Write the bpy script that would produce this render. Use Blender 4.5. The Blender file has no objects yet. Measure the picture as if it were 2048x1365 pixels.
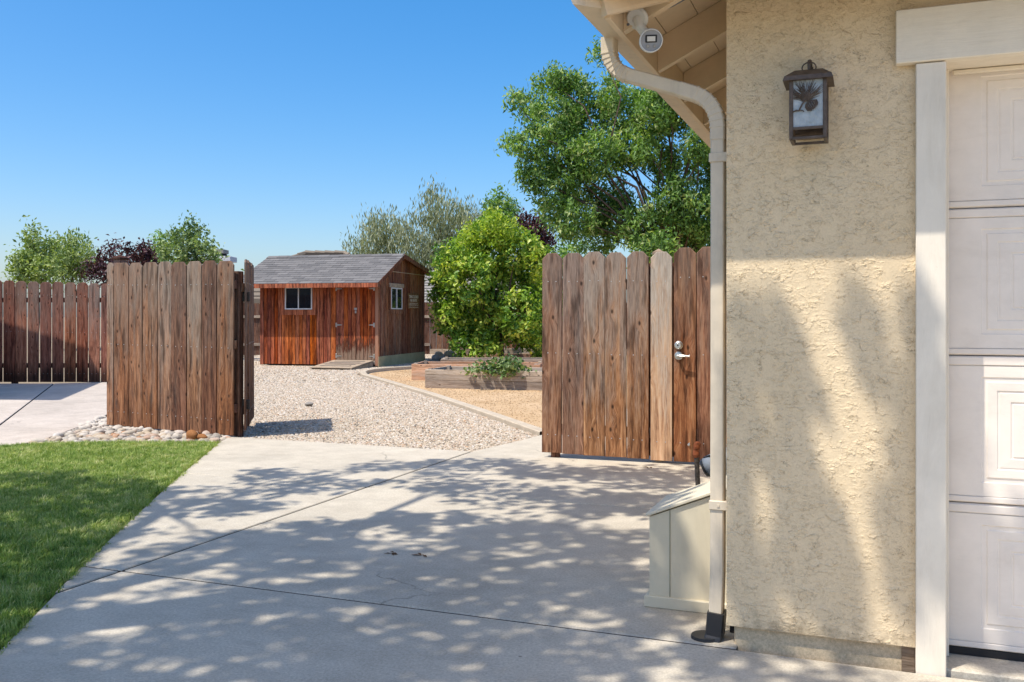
import bpy, math, random
import numpy as np
from mathutils import Vector, Matrix

random.seed(7)
rng = np.random.default_rng(11)
scene = bpy.context.scene
COL = scene.collection

# ------------------------------------------------------------------ camera, sky, sun
YAW = math.atan(716 / 1850)
SN, CS = math.sin(YAW), math.cos(YAW)
CAMH = 1.25
cam_d = bpy.data.cameras.new('camera')
cam = bpy.data.objects.new('camera', cam_d)
COL.objects.link(cam)
cam.location = (0, 0, CAMH)
cam.rotation_euler = (math.radians(90), 0, YAW)
cam_d.sensor_width = 36.0
cam_d.lens = 36.0 * 1850 / 2048
cam_d.shift_y = -50.5 / 2048
cam_d.clip_start = 0.05
cam_d.clip_end = 2000
scene.camera = cam

SUN_EL = math.radians(62.5)
SUN_AZ = Vector((-0.5935, -0.8048))
TO_SUN = Vector((SUN_AZ.x * math.cos(SUN_EL), SUN_AZ.y * math.cos(SUN_EL), math.sin(SUN_EL)))

world = bpy.data.worlds.new('World')
scene.world = world
world.use_nodes = True
wn = world.node_tree
wn.nodes.clear()
w_out = wn.nodes.new('ShaderNodeOutputWorld')
w_bg = wn.nodes.new('ShaderNodeBackground')
w_sky = wn.nodes.new('ShaderNodeTexSky')
w_sky.sky_type = 'NISHITA'
w_sky.sun_disc = False
w_sky.sun_elevation = SUN_EL
w_sky.sun_rotation = math.atan2(SUN_AZ.x, SUN_AZ.y)
w_sky.altitude = 0
w_sky.air_density = 0.85
w_sky.dust_density = 2.0
w_sky.ozone_density = 3.0
w_bg.inputs['Strength'].default_value = 0.117
# the photograph's own tone curve: a flatter, more saturated clear sky
w_gam = wn.nodes.new('ShaderNodeGamma')
w_gam.inputs['Gamma'].default_value = 0.8
w_hsv = wn.nodes.new('ShaderNodeHueSaturation')
w_hsv.inputs['Saturation'].default_value = 1.62
wn.links.new(w_sky.outputs[0], w_gam.inputs['Color'])
wn.links.new(w_gam.outputs[0], w_hsv.inputs['Color'])
wn.links.new(w_hsv.outputs[0], w_bg.inputs['Color'])
wn.links.new(w_bg.outputs[0], w_out.inputs['Surface'])

sun_d = bpy.data.lights.new('sun', 'SUN')
sun_d.energy = 2.0
sun_d.angle = math.radians(0.53)
sun_d.color = (1.0, 0.945, 0.85)
sun = bpy.data.objects.new('sun', sun_d)
COL.objects.link(sun)
sun.rotation_euler = TO_SUN.to_track_quat('Z', 'Y').to_euler()
sun.location = (-10, -12, 30)

scene.view_settings.view_transform = 'Standard'
scene.view_settings.look = 'None'
scene.view_settings.gamma = 1.0
scene.view_settings.use_curve_mapping = False
scene.view_settings.exposure = 1.35
scene.render.engine = 'CYCLES'
scene.cycles.max_bounces = 8
scene.cycles.transparent_max_bounces = 8
scene.cycles.use_denoising = True


# ------------------------------------------------------------------ layout helper
def at(px, py=None, d=None, z=0.0):
    """World point seen at a photo position: on height z, or at distance d."""
    if d is None:
        d = 1850 * (CAMH - z) / (py - 632)
    lat = (px - 1024) / 1850 * d
    zz = CAMH - ((py if py is not None else 632) - 632) * d / 1850
    return Vector((-SN * d + CS * lat, CS * d + SN * lat, zz))


def cl(lat, d, z=0.0):
    return Vector((-SN * d + CS * lat, CS * d + SN * lat, z))


# ------------------------------------------------------------------ mesh helper
class MB:
    def __init__(self):
        self.v = []
        self.f = []
        self.mi = []
        self.cur = 0

    def add(self, vs, fs, M=None):
        o = len(self.v)
        for p in vs:
            p = Vector(p)
            if M is not None:
                p = M @ p
            self.v.append(tuple(p))
        for f in fs:
            self.f.append(tuple(i + o for i in f))
            self.mi.append(self.cur)
        return self

    def box(self, a, b, M=None, bev=0.0):
        x0, y0, z0 = [min(a[i], b[i]) for i in range(3)]
        x1, y1, z1 = [max(a[i], b[i]) for i in range(3)]
        if bev <= 0:
            vs = [(x0, y0, z0), (x1, y0, z0), (x1, y1, z0), (x0, y1, z0),
                  (x0, y0, z1), (x1, y0, z1), (x1, y1, z1), (x0, y1, z1)]
            fs = [(0, 3, 2, 1), (4, 5, 6, 7), (0, 1, 5, 4), (1, 2, 6, 5), (2, 3, 7, 6), (3, 0, 4, 7)]
            return self.add(vs, fs, M)
        b_ = min(bev, (x1 - x0) * .45, (y1 - y0) * .45, (z1 - z0) * .45)
        vs, idx = [], {}
        for sx in (0, 1):
            for sy in (0, 1):
                for sz in (0, 1):
                    X, Y, Z = (x0, x1)[sx], (y0, y1)[sy], (z0, z1)[sz]
                    dx, dy, dz = (1 - 2 * sx) * b_, (1 - 2 * sy) * b_, (1 - 2 * sz) * b_
                    idx[(sx, sy, sz, 'x')] = len(vs); vs.append((X, Y + dy, Z + dz))
                    idx[(sx, sy, sz, 'y')] = len(vs); vs.append((X + dx, Y, Z + dz))
                    idx[(sx, sy, sz, 'z')] = len(vs); vs.append((X + dx, Y + dy, Z))
        fs = []
        g = lambda a_, b2, c, k: idx[(a_, b2, c, k)]
        for s in (0, 1):
            q = [g(s, 0, 0, 'x'), g(s, 1, 0, 'x'), g(s, 1, 1, 'x'), g(s, 0, 1, 'x')]
            fs.append(tuple(q if s else q[::-1]))
            q = [g(0, s, 0, 'y'), g(0, s, 1, 'y'), g(1, s, 1, 'y'), g(1, s, 0, 'y')]
            fs.append(tuple(q if s else q[::-1]))
            q = [g(0, 0, s, 'z'), g(1, 0, s, 'z'), g(1, 1, s, 'z'), g(0, 1, s, 'z')]
            fs.append(tuple(q if s else q[::-1]))
        for p in (0, 1):
            for q_ in (0, 1):
                e = [g(p, q_, 0, 'x'), g(p, q_, 1, 'x'), g(p, q_, 1, 'y'), g(p, q_, 0, 'y')]
                fs.append(tuple(e if p != q_ else e[::-1]))
                e = [g(p, 0, q_, 'x'), g(p, 1, q_, 'x'), g(p, 1, q_, 'z'), g(p, 0, q_, 'z')]
                fs.append(tuple(e[::-1] if p != q_ else e))
                e = [g(0, p, q_, 'y'), g(1, p, q_, 'y'), g(1, p, q_, 'z'), g(0, p, q_, 'z')]
                fs.append(tuple(e if p != q_ else e[::-1]))
        for sx in (0, 1):
            for sy in (0, 1):
                for sz in (0, 1):
                    t = [g(sx, sy, sz, 'x'), g(sx, sy, sz, 'y'), g(sx, sy, sz, 'z')]
                    fs.append(tuple(t if (sx + sy + sz) % 2 else t[::-1]))
        return self.add(vs, fs, M)

    def prism(self, poly, z0, z1, M=None, bev=0.0):
        n = len(poly)
        area = sum(poly[i][0] * poly[(i + 1) % n][1] - poly[(i + 1) % n][0] * poly[i][1] for i in range(n))
        if area < 0:
            poly = poly[::-1]
        rings = [[(p[0], p[1], z0) for p in poly]]
        if bev > 0:
            ins = []
            for i in range(n):
                a, p, c = Vector(poly[i - 1][:2]), Vector(poly[i][:2]), Vector(poly[(i + 1) % n][:2])
                e1, e2 = (p - a).normalized(), (c - p).normalized()
                n1, n2 = Vector((-e1.y, e1.x)), Vector((-e2.y, e2.x))
                m = n1 + n2
                k = bev / max(0.35, 1 + n1.dot(n2))
                ins.append(p + m * k)
            rings.append([(p[0], p[1], z1 - bev) for p in poly])
            rings.append([(p.x, p.y, z1) for p in ins])
        else:
            rings.append([(p[0], p[1], z1) for p in poly])
        vs = [p for r in rings for p in r]
        fs = [tuple(range(n))[::-1], tuple(range((len(rings) - 1) * n, len(rings) * n))]
        for k in range(len(rings) - 1):
            for i in range(n):
                j = (i + 1) % n
                fs.append((k * n + i, k * n + j, (k + 1) * n + j, (k + 1) * n + i))
        return self.add(vs, fs, M)

    def tube(self, pts, rad, n=8, cap=True, sx=1.0, M=None):
        pts = [Vector(p) for p in pts]
        if not hasattr(rad, '__len__'):
            rad = [rad] * len(pts)
        vs, fs = [], []
        ref = Vector((0.31, 0.17, 0.93))
        prev = None
        for i, p in enumerate(pts):
            t = (pts[min(i + 1, len(pts) - 1)] - pts[max(i - 1, 0)])
            t = t.normalized() if t.length > 1e-9 else Vector((0, 0, 1))
            if prev is None:
                u = t.cross(ref)
                if u.length < 1e-3:
                    u = t.cross(Vector((1, 0, 0)))
                u.normalize()
            else:
                u = (prev - t * prev.dot(t)).normalized()
            prev = u
            w = t.cross(u)
            for k in range(n):
                a = 2 * math.pi * k / n
                vs.append(p + (u * math.cos(a) * sx + w * math.sin(a)) * rad[i])
        m = len(pts)
        for i in range(m - 1):
            for k in range(n):
                k2 = (k + 1) % n
                fs.append((i * n + k, i * n + k2, (i + 1) * n + k2, (i + 1) * n + k))
        if cap:
            fs.append(tuple(range(n))[::-1])
            fs.append(tuple(range((m - 1) * n, m * n)))
        return self.add(vs, fs, M)

    def rect_sweep(self, pts, w, h, side, M=None):
        """rectangular pipe along pts; side = the vector along w."""
        pts = [Vector(p) for p in pts]
        side = Vector(side).normalized()
        vs, fs = [], []
        for i, p in enumerate(pts):
            t = (pts[min(i + 1, len(pts) - 1)] - pts[max(i - 1, 0)]).normalized()
            u = t.cross(side).normalized()
            r = 0.18
            for a, b in ((-1, -1 + r), (-1 + r, -1), (1 - r, -1), (1, -1 + r), (1, 1 - r), (1 - r, 1), (-1 + r, 1), (-1, 1 - r)):
                vs.append(p + side * a * w / 2 + u * b * h / 2)
        m = len(pts)
        for i in range(m - 1):
            for k in range(8):
                k2 = (k + 1) % 8
                fs.append((i * 8 + k, i * 8 + k2, (i + 1) * 8 + k2, (i + 1) * 8 + k))
        fs.append(tuple(range(8))[::-1])
        fs.append(tuple(range((m - 1) * 8, m * 8)))
        return self.add(vs, fs, M)

    def mesh(self, name, mats, smooth=False):
        me = bpy.data.meshes.new(name)
        me.from_pydata(self.v, [], self.f)
        for m in (mats if isinstance(mats, (list, tuple)) else [mats]):
            me.materials.append(m)
        if any(self.mi):
            me.polygons.foreach_set('material_index', self.mi)
        if smooth:
            me.polygons.foreach_set('use_smooth', [True] * len(me.polygons))
        me.update()
        return me

    def obj(self, name, mats, parent=None, loc=(0, 0, 0), rot=(0, 0, 0), smooth=False):
        return link(name, self.mesh(name, mats, smooth), parent, loc, rot)


def link(name, me, parent=None, loc=(0, 0, 0), rot=(0, 0, 0)):
    o = bpy.data.objects.new(name, me)
    COL.objects.link(o)
    o.location = loc
    o.rotation_euler = rot
    if parent is not None:
        o.parent = parent
    return o


def tag(o, label=None, cat=None, group=None, kind=None):
    if label: o['label'] = label
    if cat: o['category'] = cat
    if group: o['group'] = group
    if kind: o['kind'] = kind
    return o


def thing(name, label, cat, loc=(0, 0, 0), rz=0.0, group=None):
    o = bpy.data.objects.new(name, None)
    COL.objects.link(o)
    o.empty_display_size = 0.1
    o.location = loc
    o.rotation_euler = (0, 0, rz)
    return tag(o, label, cat, group)


def structure(name, loc=(0, 0, 0)):
    o = bpy.data.objects.new(name, None)
    COL.objects.link(o)
    o.empty_display_size = 0.1
    o.location = loc
    o['kind'] = 'structure'
    return o


# ------------------------------------------------------------------ materials
class NT:
    def __init__(self, name, rough=0.8, spec=0.3):
        self.m = bpy.data.materials.new(name)
        self.m.use_nodes = True
        self.t = self.m.node_tree
        self.b = self.t.nodes['Principled BSDF']
        self.out = self.t.nodes['Material Output']
        self.b.inputs['Roughness'].default_value = rough
        self.b.inputs['Specular IOR Level'].default_value = spec

    def n(self, typ, **kw):
        nd = self.t.nodes.new(typ)
        for k, v in kw.items():
            if k.startswith('i_'):
                nd.inputs[k[2:].replace('_', ' ')].default_value = v
            else:
                setattr(nd, k, v)
        return nd

    def L(self, a, b):
        self.t.links.new(a, b)

    def coord(self, scale=(1, 1, 1), offset=None, space='Object'):
        tc = self.n('ShaderNodeTexCoord')
        src = tc.outputs[space]
        if offset is not None:
            ad = self.n('ShaderNodeVectorMath', operation='ADD')
            self.L(src, ad.inputs[0])
            self.L(offset, ad.inputs[1])
            src = ad.outputs[0]
        mp = self.n('ShaderNodeMapping')
        mp.inputs['Scale'].default_value = scale
        self.L(src, mp.inputs['Vector'])
        return mp.outputs[0]

    def noise(self, vec, scale, detail=4, rough=0.6, dist=0.0):
        nd = self.n('ShaderNodeTexNoise')
        nd.inputs['Scale'].default_value = scale
        nd.inputs['Detail'].default_value = detail
        nd.inputs['Roughness'].default_value = rough
        nd.inputs['Distortion'].default_value = dist
        if vec is not None:
            self.L(vec, nd.inputs['Vector'])
        return nd.outputs['Fac']

    def ramp(self, fac, stops, interp='LINEAR'):
        r = self.n('ShaderNodeValToRGB')
        r.color_ramp.interpolation = interp
        e = r.color_ramp.elements
        while len(e) < len(stops):
            e.new(0.5)
        for k, (p, c) in enumerate(stops):
            e[k].position = p
            if not hasattr(c, '__len__'):
                c = (c, c, c)
            e[k].color = (*c[:3], 1)
        self.L(fac, r.inputs[0])
        return r.outputs[0]

    def mix(self, fac, a, b, mode='MIX'):
        m = self.n('ShaderNodeMix', data_type='RGBA', blend_type=mode)
        for sock, v in ((m.inputs[0], fac), (m.inputs[6], a), (m.inputs[7], b)):
            if hasattr(v, 'is_linked'):
                self.L(v, sock)
            elif hasattr(v, '__len__'):
                sock.default_value = (*v[:3], 1)
            else:
                sock.default_value = v
        return m.outputs[2]

    def math(self, op, a, b=None, c=None, clamp=False):
        m = self.n('ShaderNodeMath', operation=op, use_clamp=clamp)
        for k, v in enumerate((a, b, c)):
            if v is None:
                continue
            if hasattr(v, 'is_linked'):
                self.L(v, m.inputs[k])
            else:
                m.inputs[k].default_value = v
        return m.outputs[0]

    def bump(self, h, strength=0.5, dist=0.01, normal=None):
        b = self.n('ShaderNodeBump')
        b.inputs['Strength'].default_value = strength
        b.inputs['Distance'].default_value = dist
        self.L(h, b.inputs['Height'])
        if normal is not None:
            self.L(normal, b.inputs['Normal'])
        self.L(b.outputs[0], self.b.inputs['Normal'])
        return b.outputs[0]

    def color(self, c):
        if hasattr(c, 'is_linked'):
            self.L(c, self.b.inputs['Base Color'])
        else:
            self.b.inputs['Base Color'].default_value = (*c[:3], 1)
        return self

    def rnd(self):
        return self.n('ShaderNodeObjectInfo').outputs['Random']


def rnd_offset(N):
    r = N.rnd()
    cx = N.n('ShaderNodeCombineXYZ')
    N.L(N.math('MULTIPLY', r, 37.3), cx.inputs[0])
    N.L(N.math('MULTIPLY', r, 91.7), cx.inputs[1])
    N.L(N.math('MULTIPLY', r, 53.1), cx.inputs[2])
    return cx.outputs[0], r


def mat_plain(name, col, rough=0.6, spec=0.3, metal=0.0, var=0.12, scale=9.0, bump=0.0):
    N = NT(name, rough, spec)
    v = N.coord()
    f = N.noise(v, scale, 5)
    lo = tuple(c * (1 - var) for c in col)
    hi = tuple(min(1, c * (1 + var)) for c in col)
    c = N.ramp(f, [(0.3, lo), (0.7, hi)])
    if 'paint' in name:   # dust and runs on outdoor paint
        g = N.noise(N.coord((1, 1, 0.15)), 22, 5, 0.75, 0.4)
        c = N.mix(N.ramp(g, [(0.52, 0.0), (0.75, 0.4)]), c, tuple(k * 0.6 for k in col))
    N.color(c)
    N.b.inputs['Metallic'].default_value = metal
    if bump > 0:
        N.bump(N.noise(v, scale * 12, 4), bump, 0.003)
    return N.m


def mat_wood(name, dark, mid, light, grey, grey_amt=0.5, axis='Z', knots=1.0, stain_h=None, top_grey=None, rough=0.85, streak=True, length=1.85, bright=1.0):
    """weathered softwood with grain along one axis of the piece itself."""
    N = NT(name, rough, 0.2)
    off, r = rnd_offset(N)
    tc = N.n('ShaderNodeTexCoord')
    sep = N.n('ShaderNodeSeparateXYZ')
    N.L(tc.outputs['Object'], sep.inputs[0])
    long_ = sep.outputs[axis]
    cross = {'Z': (1.0, 1.0, 0.06), 'X': (0.06, 1.0, 1.0), 'Y': (1.0, 0.06, 1.0)}[axis]
    kn_s = {'Z': (8.5, 0.3, 4.6), 'X': (4.6, 0.3, 8.5), 'Y': (8.5, 4.6, 0.3)}[axis]
    # knots
    kv3 = N.n('ShaderNodeSeparateXYZ')
    N.L(N.coord(kn_s, off), kv3.inputs[0])
    kvc = N.n('ShaderNodeCombineXYZ')
    N.L(kv3.outputs[{'Z': 0, 'X': 0, 'Y': 1}[axis]], kvc.inputs[0])
    N.L(kv3.outputs[{'Z': 2, 'X': 2, 'Y': 0}[axis]], kvc.inputs[1])
    kv = kvc.outputs[0]
    vor = N.n('ShaderNodeTexVoronoi', feature='F1', voronoi_dimensions='2D')
    vor.inputs['Scale'].default_value = 1.0
    vor.inputs['Randomness'].default_value = 0.85
    N.L(kv, vor.inputs['Vector'])
    wn_ = N.n('ShaderNodeSeparateColor')
    N.L(vor.outputs['Color'], wn_.inputs[0])
    keep = N.math('GREATER_THAN', wn_.outputs[0], 1 - 0.27 * knots)
    kd = vor.outputs['Distance']
    knot = N.math('MULTIPLY', N.ramp(kd, [(0.05, 1.0), (0.13, 0.0)]), keep)
    ring = N.math('MULTIPLY', N.ramp(kd, [(0.12, 1.0), (0.5, 0.0)]), keep)
    # grain, bent round the knots
    gv = N.coord(cross, off)
    ad = N.n('ShaderNodeVectorMath', operation='ADD')
    bend = N.n('ShaderNodeCombineXYZ')
    N.L(N.math('MULTIPLY', ring, 0.03), bend.inputs[0 if axis != 'X' else 2])
    N.L(gv, ad.inputs[0])
    N.L(bend.outputs[0], ad.inputs[1])
    g1 = N.noise(ad.outputs[0], 28, 3, 0.55, 0.6)
    g2 = N.noise(ad.outputs[0], 150, 4, 0.7)
    g3 = N.noise(ad.outputs[0], 9, 2, 0.5, 0.3)
    g = N.math('ADD', N.math('MULTIPLY', g1, 0.5), N.math('MULTIPLY', g2, 0.5))
    g = N.math('MULTIPLY_ADD', N.math('SUBTRACT', g, 0.5), 1.35, 0.5)
    col = N.ramp(g, [(0.33, dark), (0.48, mid), (0.64, light)])
    tint = N.ramp(g3, [(0.35, (0.72, 0.7, 0.68)), (0.62, (1.12, 1.08, 1.05))])
    col = N.mix(0.8, col, tint, 'MULTIPLY')
    # silvering, more of it towards the top where the weather gets it
    gn = N.noise(N.coord((1.0, 1.0, 0.10) if axis == 'Z' else (0.12, 1, 1), off), 15, 5, 0.72)
    base = N.math('ADD', gn, N.math('MULTIPLY', N.math('SUBTRACT', g2, 0.5), 0.5))
    if top_grey is not None:
        t = N.math('DIVIDE', long_, length)
        base = N.math('ADD', base, N.math('MULTIPLY', N.math('SUBTRACT', t, 0.5), top_grey))
    gfac = N.ramp(base, [(0.56 - 0.3 * grey_amt, 0.0), (0.95 - 0.3 * grey_amt, 0.85)])
    rg = N.math('MULTIPLY_ADD', r, 0.7, 0.5)
    gfac = N.math('MULTIPLY', gfac, rg, clamp=True)
    gcol = N.ramp(g2, [(0.3, tuple(c * 0.55 for c in grey)), (0.7, grey)])
    col = N.mix(gfac, col, gcol)
    if streak:   # rain stains running down in narrow lanes
        sv = N.coord((1, 1, 0.12) if axis == 'Z' else (0.12, 1, 1), off)
        s = N.noise(sv, 24, 2, 0.5)
        sf = N.ramp(s, [(0.54, 0.0), (0.68, 0.6)])
        col = N.mix(sf, col, tuple(c * 0.42 for c in dark))
    if stain_h is not None:   # dark rot at the foot
        st = N.math('ADD', N.math('DIVIDE', long_, stain_h), N.math('MULTIPLY', N.math('SUBTRACT', gn, 0.5), 2.2))
        col = N.mix(N.ramp(st, [(0.35, 0.8), (1.0, 0.0)]), col, (0.02, 0.012, 0.008))
    col = N.mix(N.math('MULTIPLY', knot, 0.85), col, tuple(c * 0.3 for c in dark))
    col = N.mix(N.math('MULTIPLY', N.math('SUBTRACT', ring, knot, clamp=True), 0.3), col, tuple(min(1, c * 1.25) for c in mid))
    hs = N.n('ShaderNodeHueSaturation')
    N.L(N.math('MULTIPLY_ADD', r, 0.012, 0.494), hs.inputs['Hue'])
    N.L(N.math('MULTIPLY_ADD', r, 0.6 * bright, 0.80 * bright), hs.inputs['Value'])
    N.L(N.math('MULTIPLY_ADD', N.math('FRACT', N.math('MULTIPLY', r, 7.31)), 0.18, 0.90), hs.inputs['Saturation'])
    N.L(col, hs.inputs['Color'])
    N.color(hs.outputs[0])
    h = N.math('SUBTRACT', g, N.math('MULTIPLY', knot, 0.6))
    N.bump(h, 0.8, 0.005)
    return N.m


M = {}
M['fence'] = mat_wood('weathered_redwood', (0.045, 0.020, 0.012), (0.175, 0.074, 0.036), (0.33, 0.160, 0.080),
                      (0.25, 0.195, 0.155), 0.72, top_grey=0.5, knots=1.3)
M['gate'] = mat_wood('sunbleached_redwood', (0.062, 0.028, 0.017), (0.225, 0.105, 0.056), (0.40, 0.225, 0.130),
                     (0.30, 0.24, 0.20), 0.80, top_grey=0.5, knots=1.2)
M['gate_red'] = mat_wood('fresh_redwood', (0.075, 0.030, 0.016), (0.24, 0.098, 0.046), (0.40, 0.205, 0.105),
                         (0.25, 0.19, 0.15), 0.5, top_grey=0.6, knots=1.0)
M['gate_pale'] = mat_wood('pale_replaced_redwood', (0.22, 0.105, 0.055), (0.42, 0.23, 0.125), (0.52, 0.33, 0.20),
                          (0.42, 0.36, 0.30), 0.7, top_grey=0.6, knots=1.0, streak=False)
M['back_fence'] = mat_wood('red_stained_cedar', (0.11, 0.034, 0.02), (0.33, 0.110, 0.058), (0.46, 0.20, 0.12),
                           (0.26, 0.185, 0.15), 0.45, top_grey=0.8, stain_h=0.42, knots=1.0)
M['far_fence'] = mat_wood('old_brown_cedar', (0.05, 0.022, 0.014), (0.14, 0.058, 0.034), (0.24, 0.12, 0.07),
                          (0.2, 0.17, 0.14), 0.5, knots=0.5)
M['shed'] = mat_wood('red_stained_plywood', (0.065, 0.016, 0.006), (0.31, 0.068, 0.023), (0.53, 0.155, 0.052),
                     (0.20, 0.075, 0.035), 0.22, knots=0.0, bright=1.0)
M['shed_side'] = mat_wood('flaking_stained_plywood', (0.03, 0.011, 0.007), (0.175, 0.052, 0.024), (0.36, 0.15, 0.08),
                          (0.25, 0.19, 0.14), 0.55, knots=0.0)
M['bed'] = mat_wood('grey_bed_lumber', (0.20, 0.145, 0.10), (0.37, 0.29, 0.215), (0.50, 0.41, 0.32), (0.44, 0.38, 0.32), 0.6,
                    axis='X', streak=False, knots=0.6)
M['bed_orange'] = mat_wood('orange_bed_lumber', (0.22, 0.10, 0.05), (0.44, 0.22, 0.12), (0.52, 0.31, 0.20), (0.40, 0.32, 0.25), 0.4,
                           axis='X', streak=False, knots=0.5)
M['ramp'] = mat_wood('grey_ramp_lumber', (0.17, 0.12, 0.08), (0.33, 0.25, 0.175), (0.46, 0.37, 0.27), (0.40, 0.34, 0.28), 0.6,
                     axis='X', streak=False, knots=0.2)


def mat_door_bottom():
    """the shed door planks: same stain, worn to pale grey wood at the foot."""
    m = M['shed'].copy()
    m.name = 'worn_door_plywood'
    t = m.node_tree
    b = t.nodes['Principled BSDF']
    src = b.inputs['Base Color'].links[0].from_socket
    N = NT.__new__(NT)
    N.m, N.t, N.b = m, t, b
    tc = N.n('ShaderNodeTexCoord')
    sep = N.n('ShaderNodeSeparateXYZ')
    N.L(tc.outputs['Object'], sep.inputs[0])
    off, r = rnd_offset(N)
    n1 = N.noise(N.coord((1, 1, 0.2), off), 22, 5, 0.7)
    h = N.math('ADD', N.math('DIVIDE', sep.outputs[2], 0.62), N.math('MULTIPLY', N.math('SUBTRACT', n1, 0.5), 2.4))
    dk = N.mix(N.ramp(h, [(0.75, 0.75), (1.15, 0.0)]), src, (0.045, 0.022, 0.015))
    wt = N.mix(N.ramp(h, [(0.22, 0.6), (0.62, 0.0)]), dk, (0.36, 0.26, 0.18))
    N.L(wt, b.inputs['Base Color'])
    return m


M['shed_door'] = mat_door_bottom()


def mat_concrete(name, base, warm=0.0):
    N = NT(name, 0.9, 0.2)
    v = N.coord()
    off, r = rnd_offset(N)
    big = N.noise(N.coord((1, 1, 1), off), 0.9, 5, 0.6, 0.4)
    mid = N.noise(v, 5.5, 6, 0.7)
    fine = N.noise(v, 85, 4, 0.85)
    spk = N.noise(v, 260, 2, 0.9)
    b = Vector(base)
    c = N.ramp(big, [(0.3, tuple(b * 0.84)), (0.52, tuple(b)), (0.75, tuple(b * 1.1))])
    c = N.mix(0.5, c, N.ramp(mid, [(0.33, (0.8, 0.78, 0.75)), (0.6, (1.08, 1.08, 1.07))]), 'MULTIPLY')
    c = N.mix(0.85, c, N.ramp(fine, [(0.32, (0.66, 0.64, 0.61)), (0.64, (1.14, 1.14, 1.14))]), 'MULTIPLY')
    c = N.mix(N.ramp(spk, [(0.66, 0.0), (0.74, 0.5)]), c, tuple(b * 0.35))
    # sweeping trowel marks and stains
    sw = N.noise(N.coord((0.35, 1.4, 1), off), 3.2, 5, 0.65, 1.2)
    c = N.mix(N.ramp(sw, [(0.52, 0.0), (0.8, 0.36)]), c, tuple(b * 0.6))
    # pale worn patches, a few hairline cracks and drip spots
    pw = N.noise(N.coord((1, 1, 1), off), 2.3, 7, 0.72, 0.8)
    c = N.mix(N.ramp(pw, [(0.56, 0.0), (0.72, 0.35)]), c, tuple(b * 1.25))
    cv = N.n('ShaderNodeTexVoronoi', feature='DISTANCE_TO_EDGE')
    cv.inputs['Scale'].default_value = 0.42
    wv = N.n('ShaderNodeVectorMath', operation='MULTIPLY_ADD')
    wt = N.n('ShaderNodeTexNoise')
    wt.inputs['Scale'].default_value = 3.5
    wt.inputs['Detail'].default_value = 6
    N.L(v, wt.inputs['Vector'])
    N.L(wt.outputs['Color'], wv.inputs[0])
    wv.inputs[1].default_value = (0.45, 0.45, 0.0)
    N.L(N.coord((1, 1, 1), off), wv.inputs[2])
    N.L(wv.outputs[0], cv.inputs['Vector'])
    cm = N.ramp(N.noise(N.coord((1, 1, 1), off), 0.7, 2), [(0.55, 0.0), (0.62, 1.0)])
    c = N.mix(N.math('MULTIPLY', N.ramp(cv.outputs['Distance'], [(0.0, 0.7), (0.0018, 0.5), (0.003, 0.0)]), cm), c, tuple(b * 0.25))
    sp2 = N.n('ShaderNodeTexVoronoi', feature='F1')
    sp2.inputs['Scale'].default_value = 3.1
    N.L(N.coord((1, 1, 1), off), sp2.inputs['Vector'])
    c = N.mix(N.ramp(sp2.outputs['Distance'], [(0.012, 0.75), (0.03, 0.0)]), c, tuple(b * 0.3))
    N.color(c)
    N.bump(N.math('ADD', N.math('MULTIPLY', fine, 0.6), N.math('MULTIPLY', spk, 0.5)), 0.35, 0.003)
    return N.m


M['concrete'] = mat_concrete('driveway_concrete', (0.56, 0.50, 0.405))
M['pad'] = mat_concrete('pad_concrete', (0.56, 0.49, 0.425))
M['foundation'] = mat_concrete('foundation_concrete', (0.72, 0.565, 0.37))
M['curb'] = mat_concrete('edging_concrete', (0.52, 0.44, 0.34))
M['shed_skirt'] = mat_concrete('mossy_skirt', (0.55, 0.45, 0.26))
M['joint'] = mat_plain('joint_dirt', (0.075, 0.06, 0.048), 0.95)


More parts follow.
